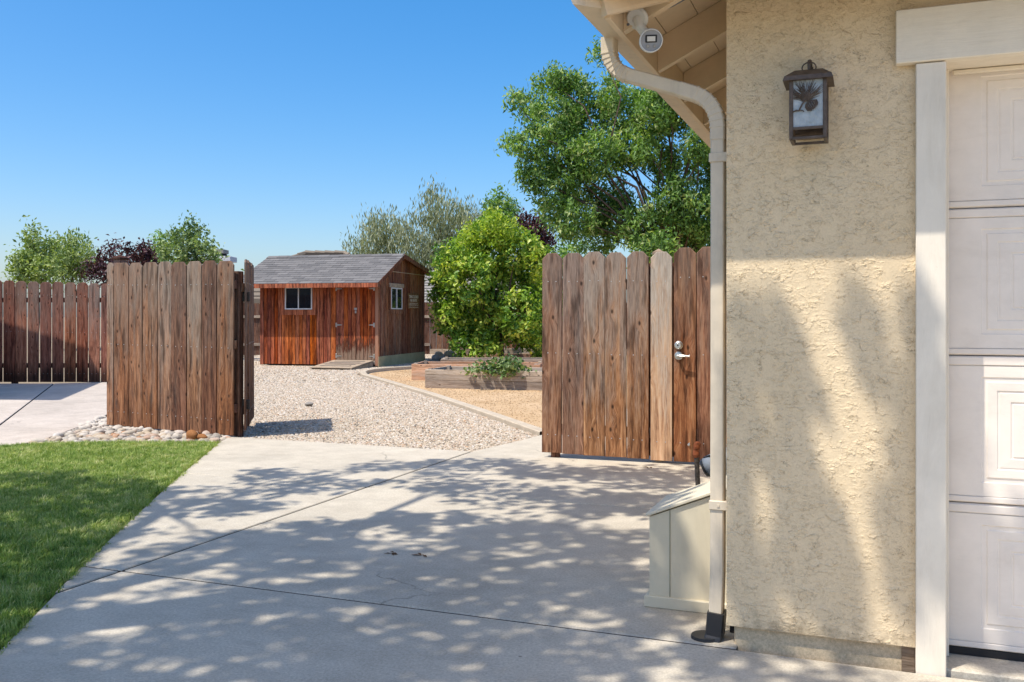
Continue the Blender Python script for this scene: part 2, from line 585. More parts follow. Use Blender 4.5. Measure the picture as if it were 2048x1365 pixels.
def mat_stucco(displace=False):
    N = NT('tan_stucco', 0.92, 0.15)
    v = N.coord()
    # overlapping trowelled skins, each ending below in a sharp lip; the lips come and go
    sepz = N.n('ShaderNodeSeparateXYZ')
    N.L(v, sepz.inputs[0])
    n1 = N.noise(N.coord((1.0, 1.0, 1.4)), 11.0, 5, 0.62, 0.1)
    ph = N.math('ADD', N.math('MULTIPLY', sepz.outputs[2], 21.0), N.math('MULTIPLY', n1, 6.0))
    saw = N.math('FRACT', ph)
    n2 = N.noise(N.coord((1.0, 1.0, 1.6)), 30.0, 5, 0.66, 0.1)
    ph2 = N.math('ADD', N.math('MULTIPLY', sepz.outputs[2], 46.0), N.math('MULTIPLY', n2, 5.0))
    saw2 = N.math('FRACT', ph2)
    m1 = N.ramp(N.noise(v, 19, 5, 0.72), [(0.47, 0.0), (0.62, 1.0)])
    m2 = N.ramp(N.noise(N.coord((1.1, 1, 0.9)), 24, 5, 0.72), [(0.42, 0.0), (0.56, 1.0)])
    lipf = [(0.0, 0.0), (0.02, 0.0), (0.06, 1.0), (0.5, 0.35), (1.0, 0.0)]
    l1 = N.math('MULTIPLY', N.ramp(saw, lipf), m1)
    l2 = N.math('MULTIPLY', N.ramp(saw2, lipf), m2)
    fine = N.noise(v, 170, 4, 0.75)
    h = N.math('ADD', N.math('MULTIPLY', l1, 0.8), N.math('MULTIPLY', l2, 0.22))
    hf = N.math('ADD', h, N.math('MULTIPLY', fine, 0.12))
    N.bump(hf, 0.45, 0.004)
    lip_shade = N.math('ADD', N.math('MULTIPLY', N.ramp(saw, [(0.0, 0.0), (0.012, 1.0), (0.03, 1.0), (0.05, 0.0)]), N.math('MULTIPLY', m1, 0.05)),
                   N.math('MULTIPLY', N.ramp(saw2, [(0.0, 0.0), (0.015, 1.0), (0.035, 1.0), (0.06, 0.0)]), N.math('MULTIPLY', m2, 0.0)), clamp=True)
    big = N.noise(v, 2.2, 4, 0.6)
    c = N.ramp(big, [(0.3, (0.755, 0.59, 0.375)), (0.7, (0.815, 0.65, 0.43))])
    c = N.mix(lip_shade, c, (0.24, 0.165, 0.09))  # shade under the trowel lips, put into the colour as thin dark lines
    c = N.mix(0.5, c, N.ramp(fine, [(0.3, (0.82, 0.80, 0.77)), (0.6, (1.06, 1.06, 1.06))]), 'MULTIPLY')
    # grime near the foot
    sep = N.n('ShaderNodeSeparateXYZ')
    tc = N.n('ShaderNodeTexCoord')
    N.L(tc.outputs['Object'], sep.inputs[0])
    gz = N.math('ADD', sep.outputs[2], N.math('MULTIPLY', N.math('SUBTRACT', N.noise(v, 16, 5, 0.7), 0.5), 0.4))
    c = N.mix(N.ramp(gz, [(0.03, 0.6), (0.12, 0.0)]), c, (0.2, 0.15, 0.095))
    N.color(c)
    if displace:
        d = N.n('ShaderNodeDisplacement')
        d.inputs['Midlevel'].default_value = 0.0
        d.inputs['Scale'].default_value = 0.0044
        N.L(h, d.inputs['Height'])
        N.L(d.outputs[0], N.out.inputs['Displacement'])
        N.m.displacement_method = 'BOTH'
    return N.m


M['stucco_relief'] = mat_stucco(True)
M['stucco'] = mat_stucco()


def mat_paint(name, col, axis='Z', wear=0.3, bump=0.3, sc=60):
    N = NT(name, 0.62, 0.3)
    v = N.coord({'Z': (1, 1, 0.09), 'X': (0.09, 1, 1), 'Y': (1, 0.09, 1)}[axis])
    g = N.noise(v, sc, 5, 0.65, 0.4)
    blot = N.noise(N.coord(), 6, 5, 0.65)
    b = Vector(col)
    c = N.ramp(blot, [(0.3, tuple(b * 0.92)), (0.7, tuple(b * 1.03))])
    c = N.mix(N.ramp(g, [(0.62, 0.0), (0.76, wear)]), c, (b.x * 0.62, b.y * 0.56, b.z * 0.46))
    grime = N.noise(N.coord((1, 1, 0.25) if axis == 'Z' else (0.5, 1, 1)), 7.5, 6, 0.75, 0.5)
    c = N.mix(N.ramp(grime, [(0.5, 0.0), (0.78, 0.16 + wear * .35)]), c, (b.x * 0.55, b.y * 0.5, b.z * 0.42))
    chip = N.noise(N.coord(), 34, 6, 0.75, 0.6)
    c = N.mix(N.ramp(chip, [(0.69, 0.0), (0.73, wear * 1.6)]), c, (b.x * 0.45, b.y * 0.38, b.z * 0.28))
    N.color(c)
    N.bump(g, bump, 0.003)
    return N.m


M['trim'] = mat_paint('white_trim_paint', (0.87, 0.78, 0.64), 'Z', 0.32, 0.6)
M['trim_x'] = mat_paint('white_header_paint', (0.87, 0.775, 0.62), 'X', 0.32, 0.6)
M['door'] = mat_paint('garage_door_paint', (0.89, 0.795, 0.69), 'X', 0.06, 0.22, 90)
M['eave'] = mat_paint('tan_eave_paint', (0.76, 0.585, 0.39), 'X', 0.12, 0.25)
M['eave_y'] = mat_paint('tan_fascia_paint', (0.76, 0.59, 0.40), 'Y', 0.1, 0.2)
M['gutter'] = mat_plain('beige_gutter_paint', (0.70, 0.57, 0.41), 0.5, 0.35, var=0.05, bump=0.05)
M['downspout'] = mat_plain('beige_downspout_paint', (0.69, 0.585, 0.44), 0.5, 0.35, var=0.08, scale=14, bump=0.08)
M['box'] = mat_paint('beige_box_paint', (0.70, 0.615, 0.445), 'Z', 0.12, 0.3, 120)
M['box_lid'] = mat_paint('pale_lid_paint', (0.72, 0.64, 0.48), 'X', 0.08, 0.15)
M['black'] = mat_plain('black_plastic', (0.018, 0.018, 0.02), 0.45, 0.4)
M['bronze'] = mat_plain('rubbed_bronze', (0.105, 0.075, 0.055), 0.5, 0.5, metal=0.3, var=0.35, scale=40, bump=0.2)
M['steel'] = mat_plain('brushed_nickel', (0.62, 0.60, 0.55), 0.32, 0.5, metal=0.9)
M['white_pl'] = mat_plain('white_plastic', (0.72, 0.71, 0.68), 0.35, 0.45, var=0.03)
M['grey_pl'] = mat_plain('grey_plastic', (0.12, 0.12, 0.13), 0.3, 0.5)
M['grey_pipe'] = mat_plain('grey_conduit', (0.20, 0.22, 0.25), 0.35, 0.5)
M['rust'] = mat_plain('rust', (0.19, 0.055, 0.022), 0.9, 0.2, var=0.5, scale=60, bump=0.6)
M['old_iron'] = mat_plain('blackened_iron', (0.055, 0.045, 0.038), 0.8, 0.3, var=0.6, scale=70, bump=0.5)
M['lens'] = mat_plain('lens_glass', (0.30, 0.29, 0.27), 0.12, 0.6)
M['dark_in'] = mat_plain('dark_interior', (0.012, 0.011, 0.010), 0.9)
M['alu'] = mat_plain('white_window_frame', (0.70, 0.70, 0.70), 0.4, 0.4, var=0.04)
M['sign'] = mat_wood('routed_sign_board', (0.05, 0.02, 0.012), (0.12, 0.045, 0.025), (0.2, 0.09, 0.05), (0.36, 0.27, 0.14), 0.5, axis='Y',
                     streak=False, knots=0)
M['sign_ink'] = mat_plain('sign_white_paint', (0.72, 0.69, 0.62), 0.7)
M['soil'] = mat_plain('bed_soil', (0.07, 0.05, 0.035), 0.95, 0.1, var=0.5, scale=30, bump=0.8)
M['nail'] = mat_plain('galvanised_nail', (0.5, 0.5, 0.48), 0.5, 0.4, metal=0.5)


def mat_pane():
    N = NT('window_glass', 0.04, 0.6)
    N.color((0.012, 0.016, 0.022))
    return N.m


M['pane'] = mat_pane()


def mat_seeded():
    N = NT('seeded_lantern_glass', 0.16, 0.6)
    v = N.coord()
    N.color(N.ramp(N.noise(v, 22, 3), [(0.3, (0.30, 0.35, 0.37)), (0.75, (0.50, 0.54, 0.55))]))
    N.bump(N.noise(v, 55, 4, 0.6, 1.0), 0.6, 0.01)
    return N.m


M['lantern_glass'] = mat_seeded()


def mat_shingle(name, lo, hi):
    N = NT(name, 0.95, 0.15)
    v = N.coord()
    r = N.rnd()
    sp = N.noise(v, 160, 3, 0.8)
    c = N.ramp(r, [(0.0, lo), (1.0, hi)])
    c = N.mix(0.6, c, N.ramp(sp, [(0.3, (0.6, 0.6, 0.6)), (0.7, (1.2, 1.2, 1.2))]), 'MULTIPLY')
    N.color(c)
    N.bump(sp, 0.4, 0.004)
    return N.m


M['shingle'] = mat_shingle('asphalt_shingle', (0.135, 0.130, 0.128), (0.205, 0.195, 0.188))
M['tile'] = mat_shingle('brown_roof_tile', (0.16, 0.13, 0.10), (0.27, 0.22, 0.17))
M['grey_tile'] = mat_shingle('pale_roof_shingle', (0.27, 0.255, 0.23), (0.36, 0.34, 0.31))


def mat_ground(name, a, b, sc=6, fine=130, bump=0.5):
    N = NT(name, 0.97, 0.1)
    v = N.coord()
    f1 = N.noise(v, sc * 0.12, 5, 0.6)
    f2 = N.noise(v, fine, 4, 0.8)
    c = N.ramp(N.math('ADD', N.math('MULTIPLY', f1, 0.5), N.math('MULTIPLY', f2, 0.5)), [(0.35, a), (0.65, b)])
    N.color(c)
    N.bump(f2, bump, 0.01)
    return N.m


M['earth'] = mat_ground('dry_earth', (0.22, 0.17, 0.115), (0.34, 0.27, 0.19))
M['gravel_base'] = mat_ground('gravel_dust', (0.20, 0.165, 0.125), (0.34, 0.285, 0.22))
M['dg'] = mat_ground('decomposed_granite', (0.43, 0.285, 0.15), (0.60, 0.43, 0.265), 8, 90, 0.5)
M['lawn_soil'] = mat_ground('lawn_thatch', (0.05, 0.06, 0.022), (0.10, 0.115, 0.04), 6, 90)


def mat_stone(name, stops):
    N = NT(name, 0.8, 0.25)
    r = N.rnd()
    c = N.ramp(r, [(p_, tuple(k * 1.08 for k in q_)) for p_, q_ in stops])
    v = N.coord()
    n = N.noise(v, 2.2, 4, 0.7)
    c = N.mix(0.5, c, N.ramp(n, [(0.3, (0.78, 0.76, 0.74)), (0.7, (1.15, 1.13, 1.1))]), 'MULTIPLY')
    N.color(c)
    N.bump(N.noise(v, 9, 4, 0.7), 0.25, 0.1)
    return N.m


M['gravel'] = mat_stone('river_gravel', [(0.0, (0.20, 0.165, 0.13)), (0.15, (0.40, 0.33, 0.25)), (0.4, (0.53, 0.455, 0.36)), (0.6, (0.46, 0.36, 0.25)),
                                        (0.75, (0.62, 0.57, 0.49)), (0.88, (0.42, 0.26, 0.15)), (1.0, (0.70, 0.66, 0.60))])
M['pebble'] = mat_stone('river_pebble', [(0.0, (0.20, 0.185, 0.17)), (0.2, (0.36, 0.325, 0.28)), (0.45, (0.48, 0.43, 0.36)), (0.65, (0.42, 0.33, 0.23)),
                                        (0.85, (0.53, 0.50, 0.46)), (1.0, (0.36, 0.20, 0.11))])
M['orange_rock'] = mat_plain('orange_rock', (0.27, 0.115, 0.04), 0.85, 0.2, var=0.4, scale=18, bump=0.4)
M['rock'] = mat_stone('round_river_rock', [(0.0, (0.38, 0.37, 0.36)), (0.5, (0.50, 0.45, 0.37)), (1.0, (0.52, 0.42, 0.29))])
M['bark'] = mat_plain('grey_brown_bark', (0.11, 0.08, 0.06), 0.95, 0.1, var=0.5, scale=14, bump=0.8)


def mat_leaf(name, stops, trans=0.35, rough=0.5):
    N = NT(name, rough, 0.35)
    at_ = N.n('ShaderNodeAttribute', attribute_name='rnd')
    c = N.ramp(at_.outputs['Fac'], [(p_, tuple(k * 1.2 for k in q_)) for p_, q_ in stops])
    N.color(c)
    tr = N.n('ShaderNodeBsdfTranslucent')
    tc = N.mix(1.0, c, (1.25, 1.35, 0.55), 'MULTIPLY')
    N.L(tc, tr.inputs['Color'])
    mx = N.n('ShaderNodeMixShader')
    mx.inputs[0].default_value = trans
    N.L(N.b.outputs[0], mx.inputs[1])
    N.L(tr.outputs[0], mx.inputs[2])
    N.L(mx.outputs[0], N.out.inputs['Surface'])
    return N.m


M['ash'] = mat_leaf('ash_leaf', [(0.0, (0.06, 0.12, 0.03)), (0.5, (0.135, 0.24, 0.055)), (0.9, (0.24, 0.36, 0.09)), (1.0, (0.38, 0.43, 0.19))], 0.42)
M['citrus'] = mat_leaf('citrus_leaf', [(0.0, (0.06, 0.135, 0.022)), (0.45, (0.155, 0.275, 0.038)), (0.8, (0.32, 0.44, 0.06)), (1.0, (0.50, 0.54, 0.12))], 0.35, 0.38)
M['citrus_new'] = mat_leaf('citrus_new_leaf', [(0.0, (0.16, 0.26, 0.028)), (0.5, (0.30, 0.40, 0.045)), (1.0, (0.46, 0.48, 0.08))], 0.4, 0.4)
M['willow'] = mat_leaf('olive_willow_leaf', [(0.0, (0.14, 0.155, 0.08)), (0.5, (0.24, 0.26, 0.145)), (1.0, (0.36, 0.37, 0.24))], 0.3)
M['plum'] = mat_leaf('purple_plum_leaf', [(0.0, (0.028, 0.010, 0.014)), (0.6, (0.060, 0.020, 0.028)), (1.0, (0.11, 0.040, 0.045))], 0.25)
M['olive'] = mat_leaf('light_green_leaf', [(0.0, (0.12, 0.175, 0.045)), (0.5, (0.22, 0.29, 0.085)), (1.0, (0.34, 0.39, 0.15))], 0.35)
M['upright'] = mat_leaf('pear_leaf', [(0.0, (0.08, 0.14, 0.045)), (0.5, (0.175, 0.25, 0.08)), (1.0, (0.34, 0.40, 0.19))], 0.3)
M['squash'] = mat_leaf('bed_plant_leaf', [(0.0, (0.05, 0.10, 0.03)), (0.5, (0.12, 0.19, 0.06)), (1.0, (0.25, 0.31, 0.14))], 0.3)


def mat_grass():
    N = NT('lawn_blade', 0.6, 0.25)
    tc = N.n('ShaderNodeTexCoord')
    geo = N.n('ShaderNodeNewGeometry')
    at_ = N.n('ShaderNodeAttribute', attribute_name='rnd')
    r = N.rnd()
    n1 = N.noise(geo.outputs['Position'], 1.6, 4, 0.6)
    n2 = N.noise(geo.outputs['Position'], 7, 3, 0.6)
    s = N.math('ADD', N.math('MULTIPLY', N.math('ADD', at_.outputs['Fac'], r), 0.19), N.math('MULTIPLY', N.math('ADD', n1, n2), 0.31))
    c = N.ramp(s, [(0.34, (0.11, 0.20, 0.035)), (0.48, (0.26, 0.37, 0.08)), (0.59, (0.48, 0.53, 0.18)), (0.70, (0.68, 0.62, 0.34))])
    N.color(c)
    tr = N.n('ShaderNodeBsdfTranslucent')
    N.L(N.mix(1.0, c, (1.2, 1.25, 0.6), 'MULTIPLY'), tr.inputs['Color'])
    mx = N.n('ShaderNodeMixShader')
    mx.inputs[0].default_value = 0.3
    N.L(N.b.outputs[0], mx.inputs[1])
    N.L(tr.outputs[0], mx.inputs[2])
    N.L(mx.outputs[0], N.out.inputs['Surface'])
    return N.m


M['grass'] = mat_grass()


# ------------------------------------------------------------------ ground
def sheet(name, poly, z, mat, kind='structure', parent=None, sub=0):
    b = MB()
    b.add([(p[0], p[1], z) for p in poly], [tuple(range(len(poly)))])
    o = b.obj(name, mat, parent)
    area = sum(poly[i][0] * poly[(i + 1) % len(poly)][1] - poly[(i + 1) % len(poly)][0] * poly[i][1] for i in range(len(poly)))
    if area < 0:
        o.data.flip_normals()
    if kind:
        o['kind'] = kind
    return o


sheet('ground', [(-700, -600), (700, -600), (700, 900), (-700, 900)], -0.10, M['earth'])


drive = structure('driveway')
EY = 0.009


def slab(poly, parent, mat, name='concrete_slab', z1=0.0, z0=-0.11, bev=0.005):
    b = MB().prism(poly, z0, z1, bev=bev)
    n_ = len(poly)
    b.mi = [0, 0] + [1] * n_ + [0] * n_
    return b.obj(name, [mat, M['joint']], parent)


slab([(2.3, -6.0), (9, -6.0), (9, 3.54 - EY), (-3.425 + EY, 3.54 - EY), (-3.425 + EY, 3.135), (-3.04, 2.54)], drive, M['concrete'])
slab([(-3.425 - EY, 3.15), (-3.425 - EY, 3.54 - EY), (-3.67, 3.54 - EY)], drive, M['concrete'])
slab([(-3.425 - EY, 3.54 + EY), (-3.425 - EY, 5.92 - EY), (-5.095, 5.92 - EY), (-4.76, 5.34), (-3.96, 4.0), (-3.685, 3.54 + EY)], drive, M['concrete'])
slab([(-3.425 - EY, 5.92 + EY), (-3.425 - EY, 7.82), (-6.18, 7.86), (-6.01, 7.51), (-5.105, 5.92 + EY)], drive, M['concrete'])
slab([(-3.425 + EY, 3.54 + EY), (-0.47, 3.54 + EY), (-0.47, 5.92 - EY), (-3.425 + EY, 5.92 - EY)], drive, M['concrete'])
slab([(-3.425 + EY, 5.92 + EY), (-0.47, 5.92 + EY), (-0.47, 13.0), (-3.0, 13.0), (-3.20, 9.33), (-3.27, 8.7), (-3.36, 8.15), (-3.425 + EY, 7.85)], drive, M['concrete'])
sheet('joint_filler', [(-6.1, 7.7), (-3.3, 7.7), (-0.5, 9), (-0.5, 3.3), (-3.3, 2.9), (-3.7, 3.5)], -0.03, M['joint'], None, drive)

slab([(2.32, -6.03), (4.8, -10.0), (9, -10.0), (9, -6.03)], drive, M['concrete'])
sheet('street', [(-60, -10.1), (60, -10.1), (60, -19), (-60, -19)], -0.06, M['curb'])
pad = structure('neighbour_pad')
PADJ = [(-9.3, 7.77), (-14.08, 12.92)]
slab([(-7.77, 6.49), (-7.80, 6.98), (-8.37, 8.03), (-9.07, 9.14), (-11.0, 11.2), (-13.0, 13.9), (-14.091, 12.925), (-9.306, 7.779), (-8.225, 6.375)], pad, M['pad'], z1=-0.005)
slab([(-8.24, 6.36), (-9.321, 7.764), (-14.106, 12.91), (-18.5, 11.2), (-16, 3), (-9.6, 3.4)], pad, M['pad'], z1=-0.005)

gravel_base = sheet('gravel_yard', [(-3.30, 7.4), (-3.27, 9.33), (-3.29, 9.41), (-4.45, 10.8), (-6.58, 13.35), (-9.09, 16.16), (-10.36, 17.55), (-10.75, 18.59), (-10.72, 19.24),
                                    (-10.53, 20.0), (-10.0, 21.3), (-9.6, 22.5), (-9.8, 25.2), (-13.0, 30.0), (-19.5, 27.0), (-14.5, 13.8), (-13.0, 13.7), (-9.0, 9.0), (-8.1, 8.3), (-6.2, 7.4)],
                    -0.045, M['gravel_base'])
dirt = sheet('dirt_yard', [(-3.2, 9.33), (-4.35, 10.75), (-6.48, 13.3), (-8.99, 16.1), (-10.26, 17.5), (-10.65, 18.55), (-10.62, 19.24), (-10.43, 20.0), (-9.9, 21.3),
                           (-9.5, 22.5), (-9.7, 25.2), (-12.8, 29.6), (6, 36), (6, 13), (-3.0, 12.9)], -0.05, M['dg'])
lawn_poly = [(2.28, -6.0), (-3.06, 2.54), (-3.42, 3.09), (-3.98, 4.0), (-4.78, 5.34), (-6.01, 7.45), (-6.30, 7.36), (-6.9, 7.12), (-7.5, 6.82),
             (-7.80, 6.45), (-9.6, 3.4), (-9.0, -6.0)]
lawn = sheet('lawn', lawn_poly, -0.03, M['lawn_soil'])

# edging between gravel and dirt
edging = tag(MB().obj('concrete_edging', M['curb']), 'pale concrete edging strip curving between gravel and tan dirt', 'edging')
eb = MB()
cp = [(-3.24, 9.36), (-4.40, 10.78), (-6.53, 13.33), (-9.04, 16.13), (-10.05, 17.25), (-10.38, 17.75), (-10.60, 18.25), (-10.69, 18.75), (-10.66, 19.3), (-10.48, 20.0), (-9.95, 21.3), (-9.6, 22.4)]
vs, fs = [], []
for i, p in enumerate(cp):
    p = Vector(p)
    t = (Vector(cp[min(i + 1, len(cp) - 1)]) - Vector(cp[max(i - 1, 0)])).normalized()
    nn = Vector((-t.y, t.x)) * 0.065
    z1 = 0.015 if i < 5 else 0.03
    for s, z in ((-1, -0.1), (-1, z1 - .01), (-.85, z1), (.85, z1), (1, z1 - .01), (1, -0.1)):
        q = p + nn * s
        vs.append((q.x, q.y, z))
for i in range(len(cp) - 1):
    for k in range(5):
        fs.append((i * 6 + k, i * 6 + k + 1, (i + 1) * 6 + k + 1, (i + 1) * 6 + k))
eb.add(vs, fs)
_me = eb.mesh('concrete_edging', M['curb'])
_me.flip_normals()
edging.data = _me


# ------------------------------------------------------------------ stones and grass (scattered)
def stone_mesh(name, seed, mat, squash=0.55, sub=1):
    import bmesh
    bm = bmesh.new()
    bmesh.ops.create_icosphere(bm, subdivisions=sub, radius=1.0)
    r = np.random.default_rng(seed)
    ax = r.uniform(0.75, 1.25, 3)
    ph = r.uniform(0, 6, 6)
    for v in bm.verts:
        n = 1 + 0.16 * math.sin(2.3 * v.co.x + ph[0]) + 0.14 * math.sin(2.7 * v.co.y + ph[1]) + 0.1 * math.sin(3.1 * v.co.z + ph[2] + v.co.x)
        v.co = Vector((v.co.x * n * ax[0], v.co.y * n * ax[1], v.co.z * n * squash))
    me = bpy.data.meshes.new(name)
    bm.to_mesh(me)
    bm.free()
    me.materials.append(mat)
    me.polygons.foreach_set('use_smooth', [True] * len(me.polygons))
    return me


def hidden_collection(name, meshes):
    c = bpy.data.collections.new(name)
    for k, me in enumerate(meshes):
        o = bpy.data.objects.new(me.name, me)
        c.objects.link(o)
    return c


def scatter(obj, coll, density, smin, smax, seed=1, zoff=0.0, tilt=0.5, realign=True):
    ng = bpy.data.node_groups.new(obj.name + '_scatter', 'GeometryNodeTree')
    ng.interface.new_socket('Geometry', in_out='INPUT', socket_type='NodeSocketGeometry')
    ng.interface.new_socket('Geometry', in_out='OUTPUT', socket_type='NodeSocketGeometry')
    N = ng.nodes
    gi, go = N.new('NodeGroupInput'), N.new('NodeGroupOutput')
    d = N.new('GeometryNodeDistributePointsOnFaces')
    d.inputs['Density'].default_value = density
    d.inputs['Seed'].default_value = seed
    inst = N.new('GeometryNodeInstanceOnPoints')
    ci = N.new('GeometryNodeCollectionInfo')
    ci.inputs['Collection'].default_value = coll
    ci.inputs['Separate Children'].default_value = True
    ci.inputs['Reset Children'].default_value = True
    inst.inputs['Pick Instance'].default_value = True
    rv = N.new('FunctionNodeRandomValue'); rv.data_type = 'FLOAT_VECTOR'
    rv.inputs[0].default_value = (-tilt, -tilt, 0)
    rv.inputs[1].default_value = (tilt, tilt, 6.283)
    rs = N.new('FunctionNodeRandomValue'); rs.data_type = 'FLOAT'
    rs.inputs[2].default_value = smin
    rs.inputs[3].default_value = smax
    rs.inputs['Seed'].default_value = 5
    L = ng.links.new
    L(gi.outputs[0], d.inputs['Mesh'])
    L(d.outputs['Points'], inst.inputs['Points'])
    L(ci.outputs[0], inst.inputs['Instance'])
    L(rv.outputs[0], inst.inputs['Rotation'])
    L(rs.outputs[1], inst.inputs['Scale'])
    tr = N.new('GeometryNodeTransform')
    tr.inputs['Translation'].default_value = (0, 0, zoff)
    L(inst.outputs[0], tr.inputs['Geometry'])
    L(tr.outputs[0], go.inputs[0])
    md = obj.modifiers.new('scatter', 'NODES')
    md.node_group = ng
    return md


stones = hidden_collection('gravel_pieces', [stone_mesh('gravel_stone', s, M['gravel'], 0.6) for s in range(5)])
near_g = [(-3.38, 7.9), (-3.30, 9.3), (-4.50, 10.75), (-6.62, 13.3), (-8.2, 15.1), (-13.0, 15.1), (-11.0, 12.0), (-8.6, 9.2), (-7.0, 8.25), (-6.15, 7.95), (-6.05, 7.87)]
g1 = sheet('gravel', near_g, -0.045, M['gravel_base'], None)
tag(g1, 'pale river gravel filling the yard behind the open gate', 'gravel', kind='stuff')
scatter(g1, stones, 2300, 0.010, 0.021, 3, 0.010)
far_g = [(-8.2, 15.1), (-9.13, 16.1), (-10.40, 17.5), (-10.79, 18.59), (-10.76, 19.24), (-10.57, 20.0), (-10.2, 21.3), (-9.9, 22.5), (-10.1, 25.2), (-13.0, 29.6), (-19.2, 26.8), (-14.2, 15.1)]
g2 = sheet('gravel', far_g, -0.045, M['gravel_base'], None)
tag(g2, 'pale gravel spreading round the red shed', 'gravel', kind='stuff')
scatter(g2, stones, 900, 0.014, 0.027, 4, 0.012)
# coarse grit on the tan dirt
grit_m = mat_stone('granite_grit', [(0, (0.36, 0.23, 0.12)), (0.5, (0.52, 0.36, 0.21)), (1, (0.64, 0.50, 0.34))])
grit = hidden_collection('grit_pieces', [stone_mesh('grit_piece', 40 + s, grit_m, 0.6) for s in range(3)])
g3 = sheet('grit', [(-3.2, 9.45), (-4.30, 10.75), (-6.42, 13.3), (-8.93, 16.1), (-10.2, 17.5), (-10.55, 18.6), (-10.5, 19.3), (-9.9, 21), (-4, 21), (-3.0, 12.9)], -0.048, M['dg'], None)
tag(g3, 'loose tan granite grit over the dirt yard', 'grit', kind='stuff')
scatter(g3, grit, 300, 0.004, 0.009, 9, 0.002)


def grass_tuft(seed):
    r = np.random.default_rng(seed)
    vs, fs, rn = [], [], []
    for k in range(16):
        a = r.uniform(0, 2 * math.pi)
        rad = 0.022 * math.sqrt(r.uniform())
        bx, by = rad * math.cos(a + 1), rad * math.sin(a + 1.0)
        h = r.uniform(0.028, 0.058)
        lean = r.uniform(0.1, 0.9) * h
        w = r.uniform(0.0014, 0.0024)
        dx, dy = math.cos(a), math.sin(a)
        px, py = -dy * w, dx * w
        o = len(vs)
        vs += [(bx - px, by - py, 0), (bx + px, by + py, 0),
               (bx + dx * lean * .35 + px * .8, by + dy * lean * .35 + py * .8, h * .62), (bx + dx * lean * .35 - px * .8, by + dy * lean * .35 - py * .8, h * .62),
               (bx + dx * lean, by + dy * lean, h * (1 - .25 * lean / h))]
        fs += [(o, o + 1, o + 2, o + 3), (o + 3, o + 2, o + 4)]
        rn += [r.uniform()] * 2
    me = bpy.data.meshes.new('grass_tuft')
    me.from_pydata(vs, [], fs)
    at_ = me.attributes.new('rnd', 'FLOAT', 'FACE')
    at_.data.foreach_set('value', rn)
    me.materials.append(M['grass'])
    return me


tufts = hidden_collection('grass_pieces', [grass_tuft(s) for s in range(6)])
turf = sheet('grass', [(-1.58, 0.2)] + [(p[0] + (.022 if p[0] > -6.1 else 0), p[1]) for p in lawn_poly if p[1] > 0.5] + [(-9.3, 0.2)], -0.026, M['lawn_soil'], None)
tag(turf, 'mown green lawn beside the driveway', 'grass', kind='stuff')
scatter(turf, tufts, 2600, 0.55, 1.35, 2, 0.0, 0.25)

# pebble bed in front of the fence panel
pb = structure('pebble_bed')
pb_poly = [(-7.78, 6.95), (-8.37, 8.03), (-9.0, 9.0), (-8.2, 8.75), (-6.25, 8.2), (-6.17, 7.86), (-6.03, 7.53), (-6.3, 7.42), (-6.9, 7.17), (-7.5, 6.86), (-7.74, 6.6)]
sheet('pebble_bed_base', pb_poly, -0.040, M['gravel_base'], None, pb)


def inside(p, poly):
    c = False
    n = len(poly)
    for i in range(n):
        a, b = poly[i], poly[(i + 1) % n]
        if (a[1] > p[1]) != (b[1] > p[1]) and p[0] < (b[0] - a[0]) * (p[1] - a[1]) / (b[1] - a[1]) + a[0]:
            c = not c
    return c


peb = [stone_mesh('pebble', 100 + s, M['pebble'], 0.6, 2) for s in range(7)]
pts = []
tries = 0
while len(pts) < 430 and tries < 60000:
    tries += 1
    p = (random.uniform(-9.0, -6.0), random.uniform(6.6, 9.0))
    if not inside(p, pb_poly):
        continue
    rr = random.uniform(0.028, 0.056)
    if all((p[0] - q[0]) ** 2 + (p[1] - q[1]) ** 2 > (0.72 * (rr + q[2])) ** 2 for q in pts):
        pts.append((p[0], p[1], rr))
pts.sort(key=lambda q: q[1] - 0.3 * q[0])
extra = MB()
for k, (x, y, rr) in enumerate(pts):
    if k < 290:
        o = link('pebble', peb[k % 7], pb, (x, y, -0.040 + rr * 0.5), (random.uniform(-.3, .3), random.uniform(-.3, .3), random.uniform(0, 6.3)))
        o.scale = (rr * 1.1, rr * 0.95, rr)
    else:
        me = peb[k % 7]
        Mx = Matrix.Translation((x, y, -0.04 + rr * 0.5)) @ Matrix.Rotation(random.uniform(0, 6.3), 4, 'Z') @ Matrix.Diagonal((rr * 1.1, rr * .95, rr, 1))
        extra.add([v.co for v in me.vertices], [tuple(p.vertices) for p in me.polygons], Mx)
if extra.v:
    tag(extra.obj('pebble_heap', M['pebble'], pb, smooth=True), kind='stuff')
small = sheet('pebble_grit', pb_poly, -0.038, M['gravel_base'], None, pb)
small['kind'] = 'stuff'
scatter(small, stones, 900, 0.012, 0.024, 6, 0.006)


def rock(name, label, cat, loc, s, seed, mat, group=None, squash=0.7):
    o = link(name, stone_mesh(name, seed, mat, squash, 3), None, loc, (0, 0, seed * 1.7))
    o.scale = s
    return tag(o, label, cat, group)


p = at(384, 877)
rock('orange_rock', 'larger rust orange rock on the pebbles below the fence panel', 'rock', (p.x, p.y, 0.02), (0.085, 0.06, 0.07), 203, M['orange_rock'])
p = at(405, 878)
rock('orange_rock', 'smaller brown orange rock right of the larger one by the driveway corner', 'rock', (p.x, p.y, 0.012), (0.055, 0.05, 0.05), 204, M['orange_rock'])
p = at(618, 809)
rock('grey_rock', 'single pale grey stone lying on the open gravel', 'rock', (p.x, p.y, 0.0), (0.06, 0.05, 0.04), 205, M['pebble'])


